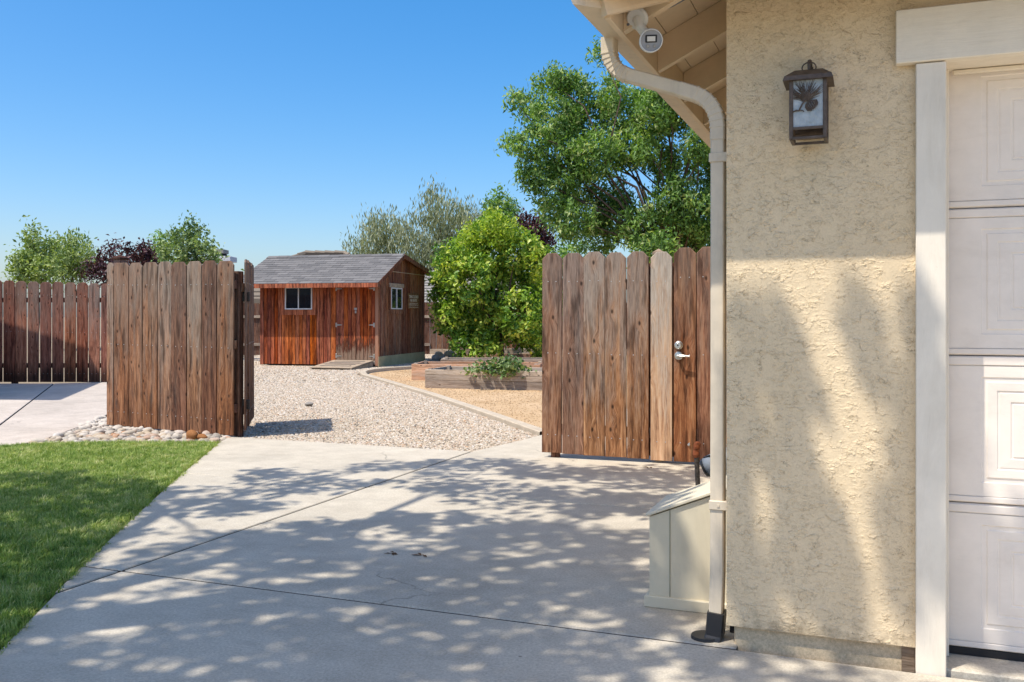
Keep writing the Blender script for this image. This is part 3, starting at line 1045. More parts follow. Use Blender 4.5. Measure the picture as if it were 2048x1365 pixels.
# ------------------------------------------------------------------ fences
def board_mesh(name, w, h, t, mats, ear=0.035, nails=()):
    b = MB()
    prof = [(-w / 2, 0), (w / 2, 0), (w / 2, h - ear), (w / 2 - ear, h), (-w / 2 + ear, h), (-w / 2, h - ear)] if ear > 0 else \
        [(-w / 2, 0), (w / 2, 0), (w / 2, h), (-w / 2, h)]
    n = len(prof)
    e = 0.003
    cx, cz = 0, h / 2
    ins = [(x - math.copysign(e, x), z + (e if z < cz else -e)) for x, z in prof]
    vs = [(x, 0, z) for x, z in ins] + [(x, e, z) for x, z in prof] + [(x, t, z) for x, z in prof]
    fs = [tuple(range(n)), tuple(range(2 * n, 3 * n))[::-1]]
    for r in (0, 1):
        for i in range(n):
            j = (i + 1) % n
            fs.append((r * n + j, r * n + i, (r + 1) * n + i, (r + 1) * n + j))
    b.add(vs, fs)
    if nails:
        b.cur = 1
        for nx, nz in nails:
            b.box((nx - .004, -0.002, nz - .004), (nx + .004, 0.001, nz + .004))
    return b.mesh(name, mats)


def fence_run(parent, A, B, edges, z0f, z1f, mat, t=0.018, ear=0.035, nail=True, jitter=0.004, name='board', mats=None):
    """boards between fractions edges[k] = (s0, s1) of the line A-B (world xy), face towards the -normal side"""
    A, B = Vector(A[:2]), Vector(B[:2])
    D = B - A
    L = D.length
    ang = math.atan2(D.y, D.x)
    out = []
    for k, (s0, s1) in enumerate(edges):
        w = (s1 - s0) * L
        s = (s0 + s1) / 2
        z0, z1 = z0f(s), z1f(s)
        h = z1 - z0 + random.uniform(-.006, .006)
        nl = [(sx * w * 0.2, hz) for hz in (0.16, h * .5, h - 0.25) for sx in (-1, 1)] if nail else ()
        m = mats[k] if mats else mat
        me = board_mesh(name, w, h, t, [m, M['nail']], min(ear, w * .3), nl)
        p = A + D * s
        nrm = Vector((D.y, -D.x)).normalized()
        p = p + nrm * random.uniform(-jitter, jitter)
        o = link(name, me, parent, (p.x, p.y, z0), (random.uniform(-.004, .004), random.uniform(-.004, .004), ang + random.uniform(-.02, .02)))
        out.append(o)
    return out


def line_frac(px, A, B):
    """fraction along A-B under the photo column px"""
    k = (px - 1024) / 1850
    n = Vector((CS + k * SN, SN - k * CS))   # lat - k*d = 0
    a, b = Vector(A[:2]).dot(n), Vector(B[:2]).dot(n)
    return a / (a - b)


def rail(parent, A, B, z, off, name='rail', w=0.04, h=0.09, mat='far_fence', x0=0.0, x1=1.0):
    A, B = Vector(A[:2]), Vector(B[:2])
    D = B - A
    ang = math.atan2(D.y, D.x)
    b = MB().box((D.length * x0, off, -h / 2), (D.length * x1, off + w, h / 2), bev=0.003)
    return b.obj(name, M[mat], parent, (A.x, A.y, z), (0, 0, ang))


def post(parent, p, z1, s=0.09, name='post', mat='far_fence', rz=0.0, cap=False, z0=-0.15):
    b = MB().box((-s / 2, -s / 2, 0), (s / 2, s / 2, z1 - z0), bev=0.004)
    o = b.obj(name, M[mat], parent, (p[0], p[1], z0), (0, 0, rz))
    if cap:
        c = MB()
        q = s / 2 + 0.018
        c.box((-q, -q, 0), (q, q, 0.02), bev=0.003)
        c.add([(-q, -q, .02), (q, -q, .02), (q, q, .02), (-q, q, .02), (0, 0, .055)], [(0, 1, 4), (1, 2, 4), (2, 3, 4), (3, 0, 4)])
        c.obj('post_cap', M[mat], o, (0, 0, z1 - z0))
    return o


# nearest fence panel, left of the opening
LA, LB = Vector((-8.14, 8.22)), Vector((-6.19, 7.94))
lf = thing('fence_panel', 'weathered nine board fence panel standing in river pebbles left of the gate opening', 'fence')
px_edges = [(213, 226.3), (227.5, 256.4), (257.8, 283.4), (284.2, 313.8), (314.6, 342.6), (343.6, 372.8), (373.4, 402.8), (403.4, 432.2), (433.0, 465.5)]
edges = [(line_frac(a, LA, LB), line_frac(b, LA, LB)) for a, b in px_edges]
fence_run(lf, LA, LB, edges, lambda s: 0.0, lambda s: 1.855 - 0.03 * s, M['fence'], ear=0.045)
nrmL = Vector((-(LB - LA).y, (LB - LA).x)).normalized()
for z in (0.28, 0.95, 1.58):
    rail(lf, LA, LB, z, 0.0225, x0=0.04)
post(lf, LA + nrmL * 0.12 + (LB - LA) * 0.02, 1.90, 0.1, mat='back_fence', cap=True)
post(lf, LB + nrmL * 0.12 - (LB - LA) * 0.03, 1.72, 0.09, mat='far_fence')

# open gate leaf, seen edge on
GA, GB = Vector((-6.12, 8.06)), Vector((-6.84, 9.16))
og = thing('open_gate_leaf', 'open board gate leaf swung back over the gravel, seen nearly edge on', 'gate')
edges = [(k / 8 + 0.004, (k + 1) / 8 - 0.004) for k in range(8)]
fence_run(og, GA, GB, edges, lambda s: 0.045, lambda s: 1.85, M['fence'], jitter=0.008)
nrmG = Vector((-(GB - GA).y, (GB - GA).x)).normalized()
for z in (0.25, 1.55):
    rail(og, GA, GB, z, 0.0225, x0=0.03, x1=0.97, mat='far_fence')
st = GA + (GB - GA) * 0.72 + nrmG * (-0.02)
pq = at(480.5, None, 10.6)
post(og, (pq.x, pq.y), 1.65, 0.045, name='frame_stile', mat='far_fence', z0=0.02, rz=0.4)
MB().box((-.05, -.03, -.05), (.06, .02, .05), bev=.006).box((-.012, -.045, -.06), (.012, -.02, .06), bev=.004).obj('hinge', M['old_iron'], og, (-6.19, 8.12, 0.31), (0, 0, .5))
MB().box((-.05, -.03, -.05), (.06, .02, .05), bev=.006).obj('hinge', M['old_iron'], og, (-6.19, 8.12, 1.45), (0, 0, .5))

# right: wide gate leaf of six boards, then the walk-through gate with the lock
RA, RB = Vector((-2.690, 7.715)), Vector((-1.335, 7.775))
cg = thing('closed_gate_leaf', 'closed wide gate leaf of six sun bleached boards', 'gate')
px_e = [(1083.5, 1122.8), (1124.2, 1166.2), (1167.2, 1209.4), (1210.6, 1252.8), (1254.0, 1297.2), (1301.0, 1344.0)]
edges = [(line_frac(a, RA, RB), line_frac(b, RA, RB)) for a, b in px_e]
zb = [0.045, 0.04, 0.036, 0.034, 0.03, 0.022]
zt = [1.80, 1.803, 1.80, 1.802, 1.798, 1.797]
ed = {round((a + b) / 2, 6): k for k, (a, b) in enumerate(edges)}
fence_run(cg, RA, RB, edges, lambda s: zb[ed[round(s, 6)]], lambda s: zt[ed[round(s, 6)]], M['gate'],
          mats=[M['gate'], M['gate'], M['gate'], M['gate'], M['gate'], M['gate_pale']], jitter=0.003, ear=0.05)
for z in (0.25, 1.52):
    rail(cg, RA, RB, z, 0.0225, x0=0.01, x1=0.66)
MB().box((0, 0, 0), (.07, .05, 0.06)).obj('foot_block', M['far_fence'], cg, (-2.63, 7.75, 0.0))
for s_, w_ in ((line_frac(1299.5, RA, RB), .07), (line_frac(1340, RA, RB), .05), (line_frac(1086, RA, RB) + .02, .06)):
    q_ = RA.lerp(RB, s_)
    MB().box((-w_ / 2, .0635, .05), (w_ / 2, .10, 1.70), bev=.003).obj('frame_stile', M['far_fence'], cg, (q_.x, q_.y, 0), (0, 0, math.atan2(RB.y - RA.y, RB.x - RA.x)))
wg = thing('walk_gate', 'narrow reddish walk-through gate carrying the deadbolt and lever beside the garage', 'gate')
px_e = [(1347.5, 1392.0), (1394.5, 1437.5), (1439, 1482), (1484, 1527)]
edges = [(line_frac(a, RA, RB), line_frac(b, RA, RB)) for a, b in px_e]
fence_run(wg, RA, RB, edges, lambda s: 0.022, lambda s: 1.825, M['gate_red'], jitter=0.003, ear=0.05)
for z in (0.25, 1.55):
    rail(wg, RA, RB, z, 0.0225, x0=0.69, x1=1.32)
gp = tag(post(None, (-1.70, 7.90), 1.775, 0.06, name='gate_post', mat='ramp', cap=True), 'square gate post whose cap shows above the pale board', 'post')


def lathe(prof, n=20):
    """profile [(r, y)] spun about the local y axis"""
    vs, fs = [], []
    for r_, y in prof:
        for k in range(n):
            a = 2 * math.pi * k / n
            vs.append((r_ * math.cos(a), y, r_ * math.sin(a)))
    for i in range(len(prof) - 1):
        for k in range(n):
            k2 = (k + 1) % n
            fs.append((i * n + k, i * n + k2, (i + 1) * n + k2, (i + 1) * n + k))
    fs.append(tuple(range((len(prof) - 1) * n, len(prof) * n)))
    return vs, fs


gy = 7.77
dp = at(1357, 691, 7.78)
for px_ in (1349.5, 1393.5):
    q_ = RA.lerp(RB, line_frac(px_, RA, RB))
    MB().box((-.025, .0635, .05), (.03, .10, 1.70), bev=.003).obj('frame_stile', M['far_fence'], wg, (q_.x, q_.y, 0))
b = MB(); b.add(*lathe([(0.036, 0.0), (0.036, -0.006), (0.030, -0.012), (0.028, -0.03), (0.022, -0.034), (0.0225, -0.036), (0.008, -0.036)]))
b.obj('deadbolt', M['steel'], wg, (dp.x, gy - 0.002, dp.z))
b = MB(); b.add(*lathe([(0.0065, -0.0365), (0.0065, -0.038), (0.002, -0.038)])).box((-.001, -.0395, -.005), (.001, -.038, .005))
dp2 = at(1357, 712, 7.78)
b.obj('keyhole', M['black'], wg, (dp.x, gy - 0.002, dp.z))
b = MB(); b.add(*lathe([(0.036, 0.0), (0.036, -0.006), (0.030, -0.012), (0.014, -0.014), (0.012, -0.05)]))
b.tube([(0, -0.05, 0), (0.02, -0.056, 0), (0.06, -0.058, 0.0), (0.102, -0.056, -0.002)], [0.011, 0.0105, 0.009, 0.008], 10)
b.obj('lever_handle', M['steel'], wg, (dp2.x, gy - 0.002, dp2.z))
sc = at(1379, 889, 7.78)
b = MB(); b.add(*lathe([(0.011, 0), (0.011, -0.008), (0.004, -0.01)], 10))
b.obj('door_stop', M['steel'], wg, (sc.x, gy - 0.002, sc.z))

# back-left fence beyond the concrete pad
BA, BB = at(-190, None, 17.65), at(236, None, 17.65)
bf = thing('back_fence', 'tall red stained board fence with dark rotted feet behind the concrete pad', 'fence')
edges = [((-190 + 24.45 * k + 190 + 0.8) / 426, (-190 + 24.45 * k + 190 + 23.3 - random.uniform(0, .8)) / 426) for k in range(17)]
fence_run(bf, BA, BB, edges, lambda s: -0.015, lambda s: 1.985 - 0.13 * s, M['back_fence'], ear=0.05)
for z in (0.3, 1.55):
    rail(bf, BA, BB, z, 0.0225, mat='back_fence')
for s in (0.05, 0.5, 0.95):
    q = BA.lerp(BB, s)
    post(bf, (q.x - SN * .12, q.y + CS * .12), 1.8)

# far fence along the back of the yard
FA, FB = at(380, None, 30.6), at(860, None, 30.6)
FB2 = at(1420, None, 30.6)
ff = thing('far_fence', 'brown board fence along the back of the yard left of the shed', 'fence')
n = 38
edges = [(k / n + 0.0006, (k + 1) / n - 0.0006 - random.uniform(0, .0008)) for k in range(n)]
fence_run(ff, FA, FB, edges, lambda s: -0.05, lambda s: 1.68 + 0.01 * math.sin(40 * s), M['far_fence'], ear=0.03, nail=False, jitter=0.006)
for z in (0.3, 1.22):
    rail(ff, FA, FB, z, -0.045, mat='bed')
ff2 = thing('far_fence', 'brown board fence behind the citrus tree and the raised beds', 'fence')
n = 44
edges = [(k / n + 0.0006, (k + 1) / n - 0.0006 - random.uniform(0, .0008)) for k in range(n)]
fence_run(ff2, FB, FB2, edges, lambda s: -0.05, lambda s: 1.70 + 0.012 * math.sin(30 * s), M['far_fence'], ear=0.03, nail=False, jitter=0.006)
rail(ff2, FB, FB2, 0.05, -0.06, name='kick_board', h=0.2, mat='bed')


# ------------------------------------------------------------------ garage
gar = thing('garage', 'tan stucco garage corner with white door trim and open rafter eaves', 'building', (0, 0, 0))
XW, YW = -0.508, 3.57            # stucco corner and front plane
# stucco: front pier, wall over the door, side wall  (butted, one shell)
sb = MB()
sb.box((XW, YW, 0.075), (0.15, YW + 0.13, 2.62))
sb.box((0.15, YW, 2.30), (5.25, YW + 0.13, 2.62))
sb.box((5.25, YW, 0.075), (6.2, YW + 0.13, 2.62))
sb.box((XW, YW + 0.13, 0.075), (XW + 0.13, 12.0, 2.62))
sb.obj('stucco_wall', M['stucco'], gar)
# the trowelled skin of the front pier, a fine grid with real relief
gx, gz = np.arange(XW, 0.1501, 0.0022), np.arange(0.075, 2.615, 0.0022)
GX, GZ = np.meshgrid(gx, gz)
nx_, nz_ = len(gx), len(gz)
gv = np.stack([GX.ravel(), np.full(GX.size, YW - 0.001), GZ.ravel()], 1)
ii = (np.arange(nz_ - 1)[:, None] * nx_ + np.arange(nx_ - 1)[None, :]).ravel()
quads = np.stack([ii, ii + 1, ii + nx_ + 1, ii + nx_], 1)
gme = bpy.data.meshes.new('stucco_skin')
gme.vertices.add(len(gv)); gme.vertices.foreach_set('co', gv.ravel())
gme.loops.add(quads.size); gme.loops.foreach_set('vertex_index', quads.ravel().astype(np.int32))
gme.polygons.add(len(quads))
gme.polygons.foreach_set('loop_start', np.arange(0, quads.size, 4, dtype=np.int32))
gme.polygons.foreach_set('loop_total', np.full(len(quads), 4, dtype=np.int32))
gme.polygons.foreach_set('use_smooth', [True] * len(quads))
gme.materials.append(M['stucco_relief'])
gme.update()
link('stucco_skin', gme, gar)
fb = MB()
fb.box((XW + 0.025, YW + 0.022, -0.12), (0.20, YW + 0.3, 0.074), bev=0.006)
fb.box((XW + 0.025, YW + 0.3, -0.12), (XW + 0.2, 12.0, 0.074))
fb.obj('foundation', M['foundation'], gar)
MB().box((0.21, 3.56, -0.1), (5.3, 9.0, 0.018), bev=0.006).obj('garage_floor', M['concrete'], gar)
# trim
MB().box((0.150, 3.535, -0.01), (0.247, 3.625, 2.134), bev=0.003).obj('door_post', M['trim'], gar)
MB().box((5.153, 3.535, -0.01), (5.25, 3.625, 2.134), bev=0.003).obj('door_post', M['trim'], gar)
MB().box((0.085, 3.522, 2.137), (5.315, 3.568, 2.325), bev=0.003).obj('door_header', M['trim_x'], gar)
MB().box((0.235, 3.628, 0.0), (0.2535, 3.80, 2.16), bev=0.002).box((0.2545, 3.685, 0.02), (0.266, 3.705, 2.14), bev=0.002).obj('door_jamb', M['trim'], gar)
MB().box((0.2475, 3.57, 2.138), (5.15, 3.80, 2.20), bev=0.002).box((0.28, 3.685, 2.121), (5.15, 3.705, 2.135), bev=0.002).obj('head_jamb', M['trim_x'], gar)


def nested_panel(b, x0, x1, z0, z1, steps, y):
    """flat field round nested rectangles whose depth changes at each step: steps [(inset, dy)]"""
    rects = [(x0, x1, z0, z1, y)]
    for ins, dy in steps:
        rects.append((x0 + ins, x1 - ins, z0 + ins * .92, z1 - ins * .92, y + dy))
    vs = []
    for (a, c, d, e, yy) in rects:
        vs += [(a, yy, d), (c, yy, d), (c, yy, e), (a, yy, e)]
    fs = []
    for k in range(len(rects) - 1):
        for i in range(4):
            j = (i + 1) % 4
            fs.append((k * 4 + i, k * 4 + j, (k + 1) * 4 + j, (k + 1) * 4 + i))
    m = (len(rects) - 1) * 4
    fs.append((m, m + 1, m + 2, m + 3))
    b.add(vs, fs)


DY = 3.72
MB().box((0.20, DY + 0.045, 0.02), (5.2, DY + 0.06, 2.4)).obj('seam_blackout', M['dark_in'], gar)  # added near-black panel, keeps sky light from showing through the door seams
gd = tag(bpy.data.objects.new('garage_door', None)); COL.objects.link(gd); gd.parent = gar
zs = [0.045, 0.572, 1.106, 1.640, 2.19]
for k in range(4):
    b = MB()
    za, zc = zs[k] + 0.0016, zs[k + 1] - 0.0016
    X0, X1 = 0.2555, 5.14
    b.box((X0, DY + 0.006, za), (X1, DY + 0.04, zc), bev=0.004)
    # section field with a rounded lip top and bottom
    nx = 4
    pw = (X1 - X0) / nx
    lip = 0.036
    b.box((X0, DY, zc - lip + .003), (X1, DY + 0.0055, zc - .003), bev=.0025)
    b.box((X0, DY, za + .003), (X1, DY + 0.0055, za + lip - .012), bev=.0025)
    for i in range(nx):
        x0, x1 = X0 + i * pw, X0 + (i + 1) * pw
        fx0, fx1, fz0, fz1 = x0, x1, za + lip - .010, zc - lip
        rx0, rx1, rz0, rz1 = x0 + 0.118, x1 - 0.118, za + 0.075, zc - 0.075
        yy = DY + 0.0025
        # frame of the field around the embossed rectangle
        v = [(fx0, yy, fz0), (fx1, yy, fz0), (fx1, yy, fz1), (fx0, yy, fz1), (rx0, yy, rz0), (rx1, yy, rz0), (rx1, yy, rz1), (rx0, yy, rz1)]
        b.add(v, [(0, 1, 5, 4), (1, 2, 6, 5), (2, 3, 7, 6), (3, 0, 4, 7)])
        nested_panel(b, rx0, rx1, rz0, rz1, [(0.006, 0.006), (0.014, 0.006), (0.022, 0.0), (0.052, 0.0005), (0.057, 0.006), (0.062, 0.002), (0.095, 0.0005), (0.100, 0.005), (0.106, 0.001)], yy)
    b.obj('door_section', M['door'], gd)
MB().box((0.262, DY + 0.004, 0.019), (5.14, DY + 0.03, 0.046)).obj('bottom_seal', M['black'], gd)

# eaves: rafters rise to the right at 26 degrees
RS = 0.49
XF = -0.885
rz = math.atan(RS)


def raf_z(x):
    return 2.341 + RS * (x - XF)


for k in range(-0, 15):
    y = 3.49 + 0.615 * k
    b = MB()
    x0, x1 = XF + 0.001, 2.0 if k else 0.6
    hh = 0.145
    v = []
    for yy in (y - 0.019, y + 0.019):
        v += [(x0, yy, raf_z(x0)), (x1, yy, raf_z(x1)), (x1, yy, raf_z(x1) + hh), (x0, yy, raf_z(x0) + hh)]
    b.add(v, [(0, 1, 2, 3), (7, 6, 5, 4), (0, 4, 5, 1), (1, 5, 6, 2), (2, 6, 7, 3), (3, 7, 4, 0)])
    b.obj('rafter', M['eave'], gar)
# sheathing boards laid along the eave, seen from below, and the roof on top
sh = MB()
x = XF - 0.10
while x < 2.6:
    x2 = x + 0.14
    za, zc = raf_z(x) + 0.1475, raf_z(x2) + 0.1475
    y0 = 3.12 + max(0, (x + 1.0))
    if y0 < 5.3:
        sh.add([(x + .002, y0, za), (x2 - .002, y0 + .14, zc), (x2 - .002, 12.6, zc), (x + .002, 12.6, za), (x + .002, y0, za + .018), (x2 - .002, y0 + .14, zc + .018), (x2 - .002, 12.6, zc + .018), (x + .002, 12.6, za + .018)],
               [(0, 3, 2, 1), (4, 5, 6, 7), (0, 1, 5, 4), (1, 2, 6, 5), (2, 3, 7, 6), (3, 0, 4, 7)])
    x = x2
sh.obj('roof_sheathing', M['eave_y'], gar)
# roof skin: left slope and front slope meeting on the hip
zr = lambda dx: raf_z(-1.0) + 0.172 + RS * dx
rb = MB()
TH = 0.03
def roof_poly(pts):
    n_ = len(pts)
    v = [tuple(p) for p in pts] + [(p[0], p[1], p[2] + TH) for p in pts]
    rb.add(v, [tuple(range(n_))[::-1], tuple(range(n_, 2 * n_))] + [(i, (i + 1) % n_, (i + 1) % n_ + n_, i + n_) for i in range(n_)])
E0X, E0Y = -1.0, 3.185
rd = 3.4
roof_poly([(E0X, E0Y, zr(0)), (E0X + rd, E0Y + rd, zr(rd)), (E0X + rd, 12.6, zr(rd)), (E0X, 12.6, zr(0))])
roof_poly([(E0X, E0Y, zr(0)), (6.8, E0Y, zr(0)), (6.8, E0Y + rd, zr(rd)), (E0X + rd, E0Y + rd, zr(rd))])
rb.obj('roof', M['tile'], gar)
# hip rafter and front tails
MB().rect_sweep([(XF - .03, 3.245, raf_z(XF) + .06), (XF + 1.2, 3.245 + 1.23, raf_z(XF + 1.2) + .06)], 0.04, 0.13, (0.7, -0.7, 0)).obj('hip_rafter', M['eave'], gar)
# fascia boards behind the gutters
MB().box((XF - 0.022, 3.28, 2.335), (XF, 12.6, 2.48), bev=0.002).obj('fascia', M['eave_y'], gar)
MB().box((XF + .0005, 3.26, 2.40), (6.8, 3.2798, 2.50), bev=0.002).obj('fascia', M['eave'], gar)


def gutter(name, axis):
    # box gutter section, outer lip rolled
    b = MB()
    t = 0.0
    prof = [(0.0, 0.125), (0.0, 0.0), (0.085, 0.0), (0.105, 0.055), (0.105, 0.115), (0.095, 0.122), (0.085, 0.115), (0.092, 0.11), (0.092, 0.058), (0.075, 0.01), (0.01, 0.01), (0.01, 0.125)]
    n_ = len(prof)
    vs = []
    for e in (0, 1):
        for (o_, z_) in prof:
            if axis == 'y':
                xx = XF - 0.024 - o_
                yy = (3.2570 - o_) if e == 0 else 12.6
            else:
                yy = 3.2570 - o_
                xx = (XF - 0.024 - o_) if e == 0 else 6.8
            vs.append((xx, yy, (2.368 if axis == 'y' else 2.403) + z_))
    fs = [(i, (i + 1) % n_, (i + 1) % n_ + n_, i + n_) for i in range(n_)]
    if axis == 'y':
        fs = [f[::-1] for f in fs]
    b.add(vs, fs)
    ends = [vs[0], vs[1], vs[2], vs[3], vs[4]]
    b.add(ends + [(p_[0], p_[1] + (.002 if axis == 'y' else 0), p_[2]) for p_ in ends], [(0, 1, 2, 3, 4), (9, 8, 7, 6, 5)])
    return b.obj(name, M['gutter'], gar)


gutter('gutter', 'y')
gutter('gutter', 'x')

# downspout: outlet, offset run back to the wall, drop along the corner
ds = tag(bpy.data.objects.new('downspout', None)); COL.objects.link(ds); ds.parent = gar


def arc(p0, p1, p2, n=9):
    p0, p1, p2 = Vector(p0), Vector(p1), Vector(p2)
    return [p0 * (1 - t) ** 2 + p1 * 2 * t * (1 - t) + p2 * t * t for t in [i / n for i in range(n + 1)]]


YD = 3.64
SIDE = (0, 1, 0)
top = [(-0.985, YD, 2.372)] + arc((-0.985, YD, 2.33), (-0.985, YD, 2.245), (-0.905, YD, 2.215), 8)
MB().rect_sweep(top, 0.074, 0.056, SIDE).obj('upper_elbow', M['downspout'], ds)
MB().rect_sweep([(-0.925, YD, 2.2225), (-0.66, YD, 2.127)], 0.070, 0.052, SIDE).obj('offset_pipe', M['downspout'], ds)
lowe = [(-0.70, YD, 2.141)] + arc((-0.655, YD, 2.124), (-0.553, YD, 2.09), (-0.549, YD, 1.98), 8) + [(-0.549, YD, 1.93)]
MB().rect_sweep(lowe, 0.074, 0.056, SIDE).obj('lower_elbow', M['downspout'], ds)
MB().rect_sweep([(-0.549, YD, 1.96), (-0.549, YD, 1.0), (-0.551, YD, 0.25), (-0.556, YD, 0.10)], 0.068, 0.052, SIDE).obj('drop_pipe', M['downspout'], ds)
# crimps on the elbows
cr = MB()
for pts_ in (top, lowe):
    for i in range(2, len(pts_) - 1):
        t_ = (Vector(pts_[i + 1]) - Vector(pts_[i - 1])).normalized()
        p_ = Vector(pts_[i])
        cr.rect_sweep([p_ - t_ * 0.003, p_ + t_ * 0.003], 0.079, 0.0605, SIDE)
tag(cr.obj('crimp_rings', M['downspout'], ds), kind='stuff')
for z in (1.86, 0.52):
    MB().box((-0.580, YD - 0.040, z - 0.018), (-0.507, YD + 0.002, z + 0.018), bev=0.003).box((-0.548, YD - 0.043, z - .005), (-0.540, YD - .039, z + .003)).obj('pipe_strap', M['downspout'], ds)
MB().rect_sweep([(-0.553, YD - .005, 0.105), (-0.560, YD - 0.01, 0.02), (-0.566, YD - 0.02, -0.002)], 0.084, 0.066, SIDE).obj('drain_adapter', M['black'], ds)
b = MB(); b.tube([(-0.595, YD - .02, -0.004), (-0.595, YD - .02, 0.012)], [0.058, 0.055], 16)
b.obj('drain_ring', M['black'], ds)
MB().tube([(-0.50, YD - .02, 0.055), (-0.44, YD - 0.02, 0.05), (-0.40, YD, 0.04)], 0.022, 8).obj('drain_stub', M['dark_in'], gar)
# piece of old wood between the stucco and the trim
MB().box((0.105, 3.586, -0.02), (0.148, 3.60, 0.072)).obj('wood_block', M['ramp'], gar)

# lantern on the wall
lt = thing('wall_lantern', 'dark bronze wall lantern with pine cone cutout and seeded glass', 'lantern', (-0.203, YW - .004, 1.872))
lt.scale = (0.86, 0.86, 0.86)
W2, D0, D1 = 0.066, -0.055, -0.185
MB().box((-0.062, -0.012, 0.03), (0.062, 0.0, 0.312), bev=0.003).obj('back_plate', M['bronze'], lt)
b = MB()
for sx in (-1, 1):
    for yy in (D0, D1):
        b.box((sx * W2 - .008, yy - .008, 0.0), (sx * W2 + .008, yy + .008, 0.262), bev=0.002)
for zz in (0.0, 0.040, 0.250):
    hh = 0.010 if zz < .2 else .014
    b.box((-W2, D1 - .007, zz), (W2, D1 + .007, zz + hh))
    b.box((-W2, D0 - .007, zz), (W2, D0 + .007, zz + hh))
    for sx in (-1, 1):
        b.box((sx * W2 - .007, D1, zz), (sx * W2 + .007, D0, zz + hh))
b.obj('cage', M['bronze'], lt)
b = MB()
b.add([(-.092, D1 - .022, .258), (.092, D1 - .022, .258), (.092, D0 + .022, .258), (-.092, D0 + .022, .258), (-.055, (D0 + D1) / 2 - .03, .292), (.055, (D0 + D1) / 2 - .03, .292), (.055, (D0 + D1) / 2 + .03, .292), (-.055, (D0 + D1) / 2 + .03, .292),
       (-.098, D1 - .026, .240), (.098, D1 - .026, .240), (.098, D0 + .026, .240), (-.098, D0 + .026, .240)],
      [(0, 1, 5, 4), (1, 2, 6, 5), (2, 3, 7, 6), (3, 0, 4, 7), (4, 5, 6, 7), (8, 9, 1, 0), (9, 10, 2, 1), (10, 11, 3, 2), (11, 8, 0, 3), (8, 11, 10, 9)])
b.obj('roof_cap', M['bronze'], lt)
b = MB()
b.box((-W2 + .008, D1 - .001, .05), (W2 - .008, D1 + .002, .25))
for sx in (-1, 1):
    b.box((sx * W2 - .0015, D1 + .008, .05), (sx * W2 + .0015, D0 - .008, .25))
b.obj('glass', M['lantern_glass'], lt)
b = MB()
b.tube([(0, -0.004, .325), (0, -.02, .345), (0, -.06, .348), (0, -.10, .338), (0, -.118, .318), (0, -.118, .30)], [0.007, 0.009, .009, .008, .007, .006], 8)
b.tube([(.028 * math.cos(a), -.118 + .006 * math.sin(a), .307 + .024 * math.sin(a)) for a in [i * math.pi / 8 for i in range(17)]], .0028, 6)
b.box((-.01, -.008, .305), (.01, 0, .338))
b.obj('hook', M['bronze'], lt)
b = MB()
yc = D1 - 0.006
random.seed(4)
for k in range(64):   # fan of needles from the twig
    a = math.radians(18 + 162 * k / 63 + random.uniform(-3, 3))
    l_ = random.uniform(.055, .09)
    ox, oz = -.008 + random.uniform(-.012, .012), .160 + random.uniform(-.008, .01)
    ex, ez = ox + l_ * math.cos(a), oz + l_ * math.sin(a)
    ex = max(-W2 + .006, min(W2 - .006, ex)); ez = min(.25, ez)
    b.tube([(ox, yc, oz), (ex, yc + .001, ez)], [.0017, .0008], 4, False)
b.tube([(-W2 + .004, yc, .112), (-.045, yc, .118), (-.035, yc, .116), (-.03, yc, .128), (-.02, yc, .145), (-.008, yc, .158)], [.003, .003, .003, .003, .003, .003], 6)
b.tube([(-.033, yc, .118), (-.02, yc, .116), (-.016, yc, .11)], .0022, 5)
b.obj('needle_spray', M['bronze'], lt)
b = MB()
for rrow in range(9):
    t = rrow / 8
    rr = .020 * math.sin(math.pi * (0.18 + .75 * t)) + .002
    cx, cz = .012 + .014 * (1 - t) - .006, .155 - .040 * t
    for k in range(7):
        a = math.pi * (k + .5 * (rrow % 2)) / 6.5
        x_, y_ = cx + rr * math.cos(a), yc - .3 * rr * math.sin(a)
        b.box((x_ - .0032, y_ - .002, cz - .003), (x_ + .0032, y_ + .002, cz + .0018), bev=.001)
b.obj('pine_cone', M['bronze'], lt)

# security camera under the first rafter
sc_ = thing('security_camera', 'white bullet security camera mounted under the eave rafter', 'security camera', (-0.80, 3.475, 2.385))
sc_.scale = (1.2, 1.2, 1.2)
dirv = Vector((0.24, -0.92, -0.25)).normalized()
axr = dirv.to_track_quat('-Y', 'Z').to_euler()
b = MB()
b.add(*lathe([(0.0, 0.0), (0.036, 0.0), (0.037, -0.006), (0.031, -0.013), (0.001, -0.014)], 24))
b.obj('mount_plate', M['white_pl'], sc_, (-.022, -0.006, 0.002), (0.55, 0.0, -0.25), smooth=False)
for q_ in (-1, 1):
    MB().tube([(0, -.0125, 0), (0, -.0165, 0)], .0045, 8).obj('screw', M['grey_pl'], sc_, (-.022 + .024 * q_, -0.010 + .004 * q_, -.004 + .010 * q_), (0.55, 0, -.25))
MB().tube([(-.020, -.008, -0.004), (-.014, -.016, -0.03), (0.012, -.006, -0.062)], [.020, .015, .017], 12).obj('mount_arm', M['white_pl'], sc_)
bo = bpy.data.objects.new('camera_body', None); COL.objects.link(bo); bo.parent = sc_
b = MB(); b.add(*lathe([(0.0, 0.06), (0.026, 0.06), (0.034, 0.05), (0.036, 0.02), (0.036, -0.062), (0.034, -0.066), (0.0325, -0.066), (0.0325, -0.058), (0.001, -0.058)], 28))
hb = MB(); hb.add(*lathe([(0.0, 0.06), (0.026, 0.06), (0.034, 0.05), (0.036, 0.02), (0.036, -0.062), (0.034, -0.066), (0.0325, -0.066), (0.0325, -0.058)], 28))
bo.location = (0.020, -0.012, -0.078)
bo.rotation_euler = axr
hb.obj('housing', M['white_pl'], bo, smooth=True)
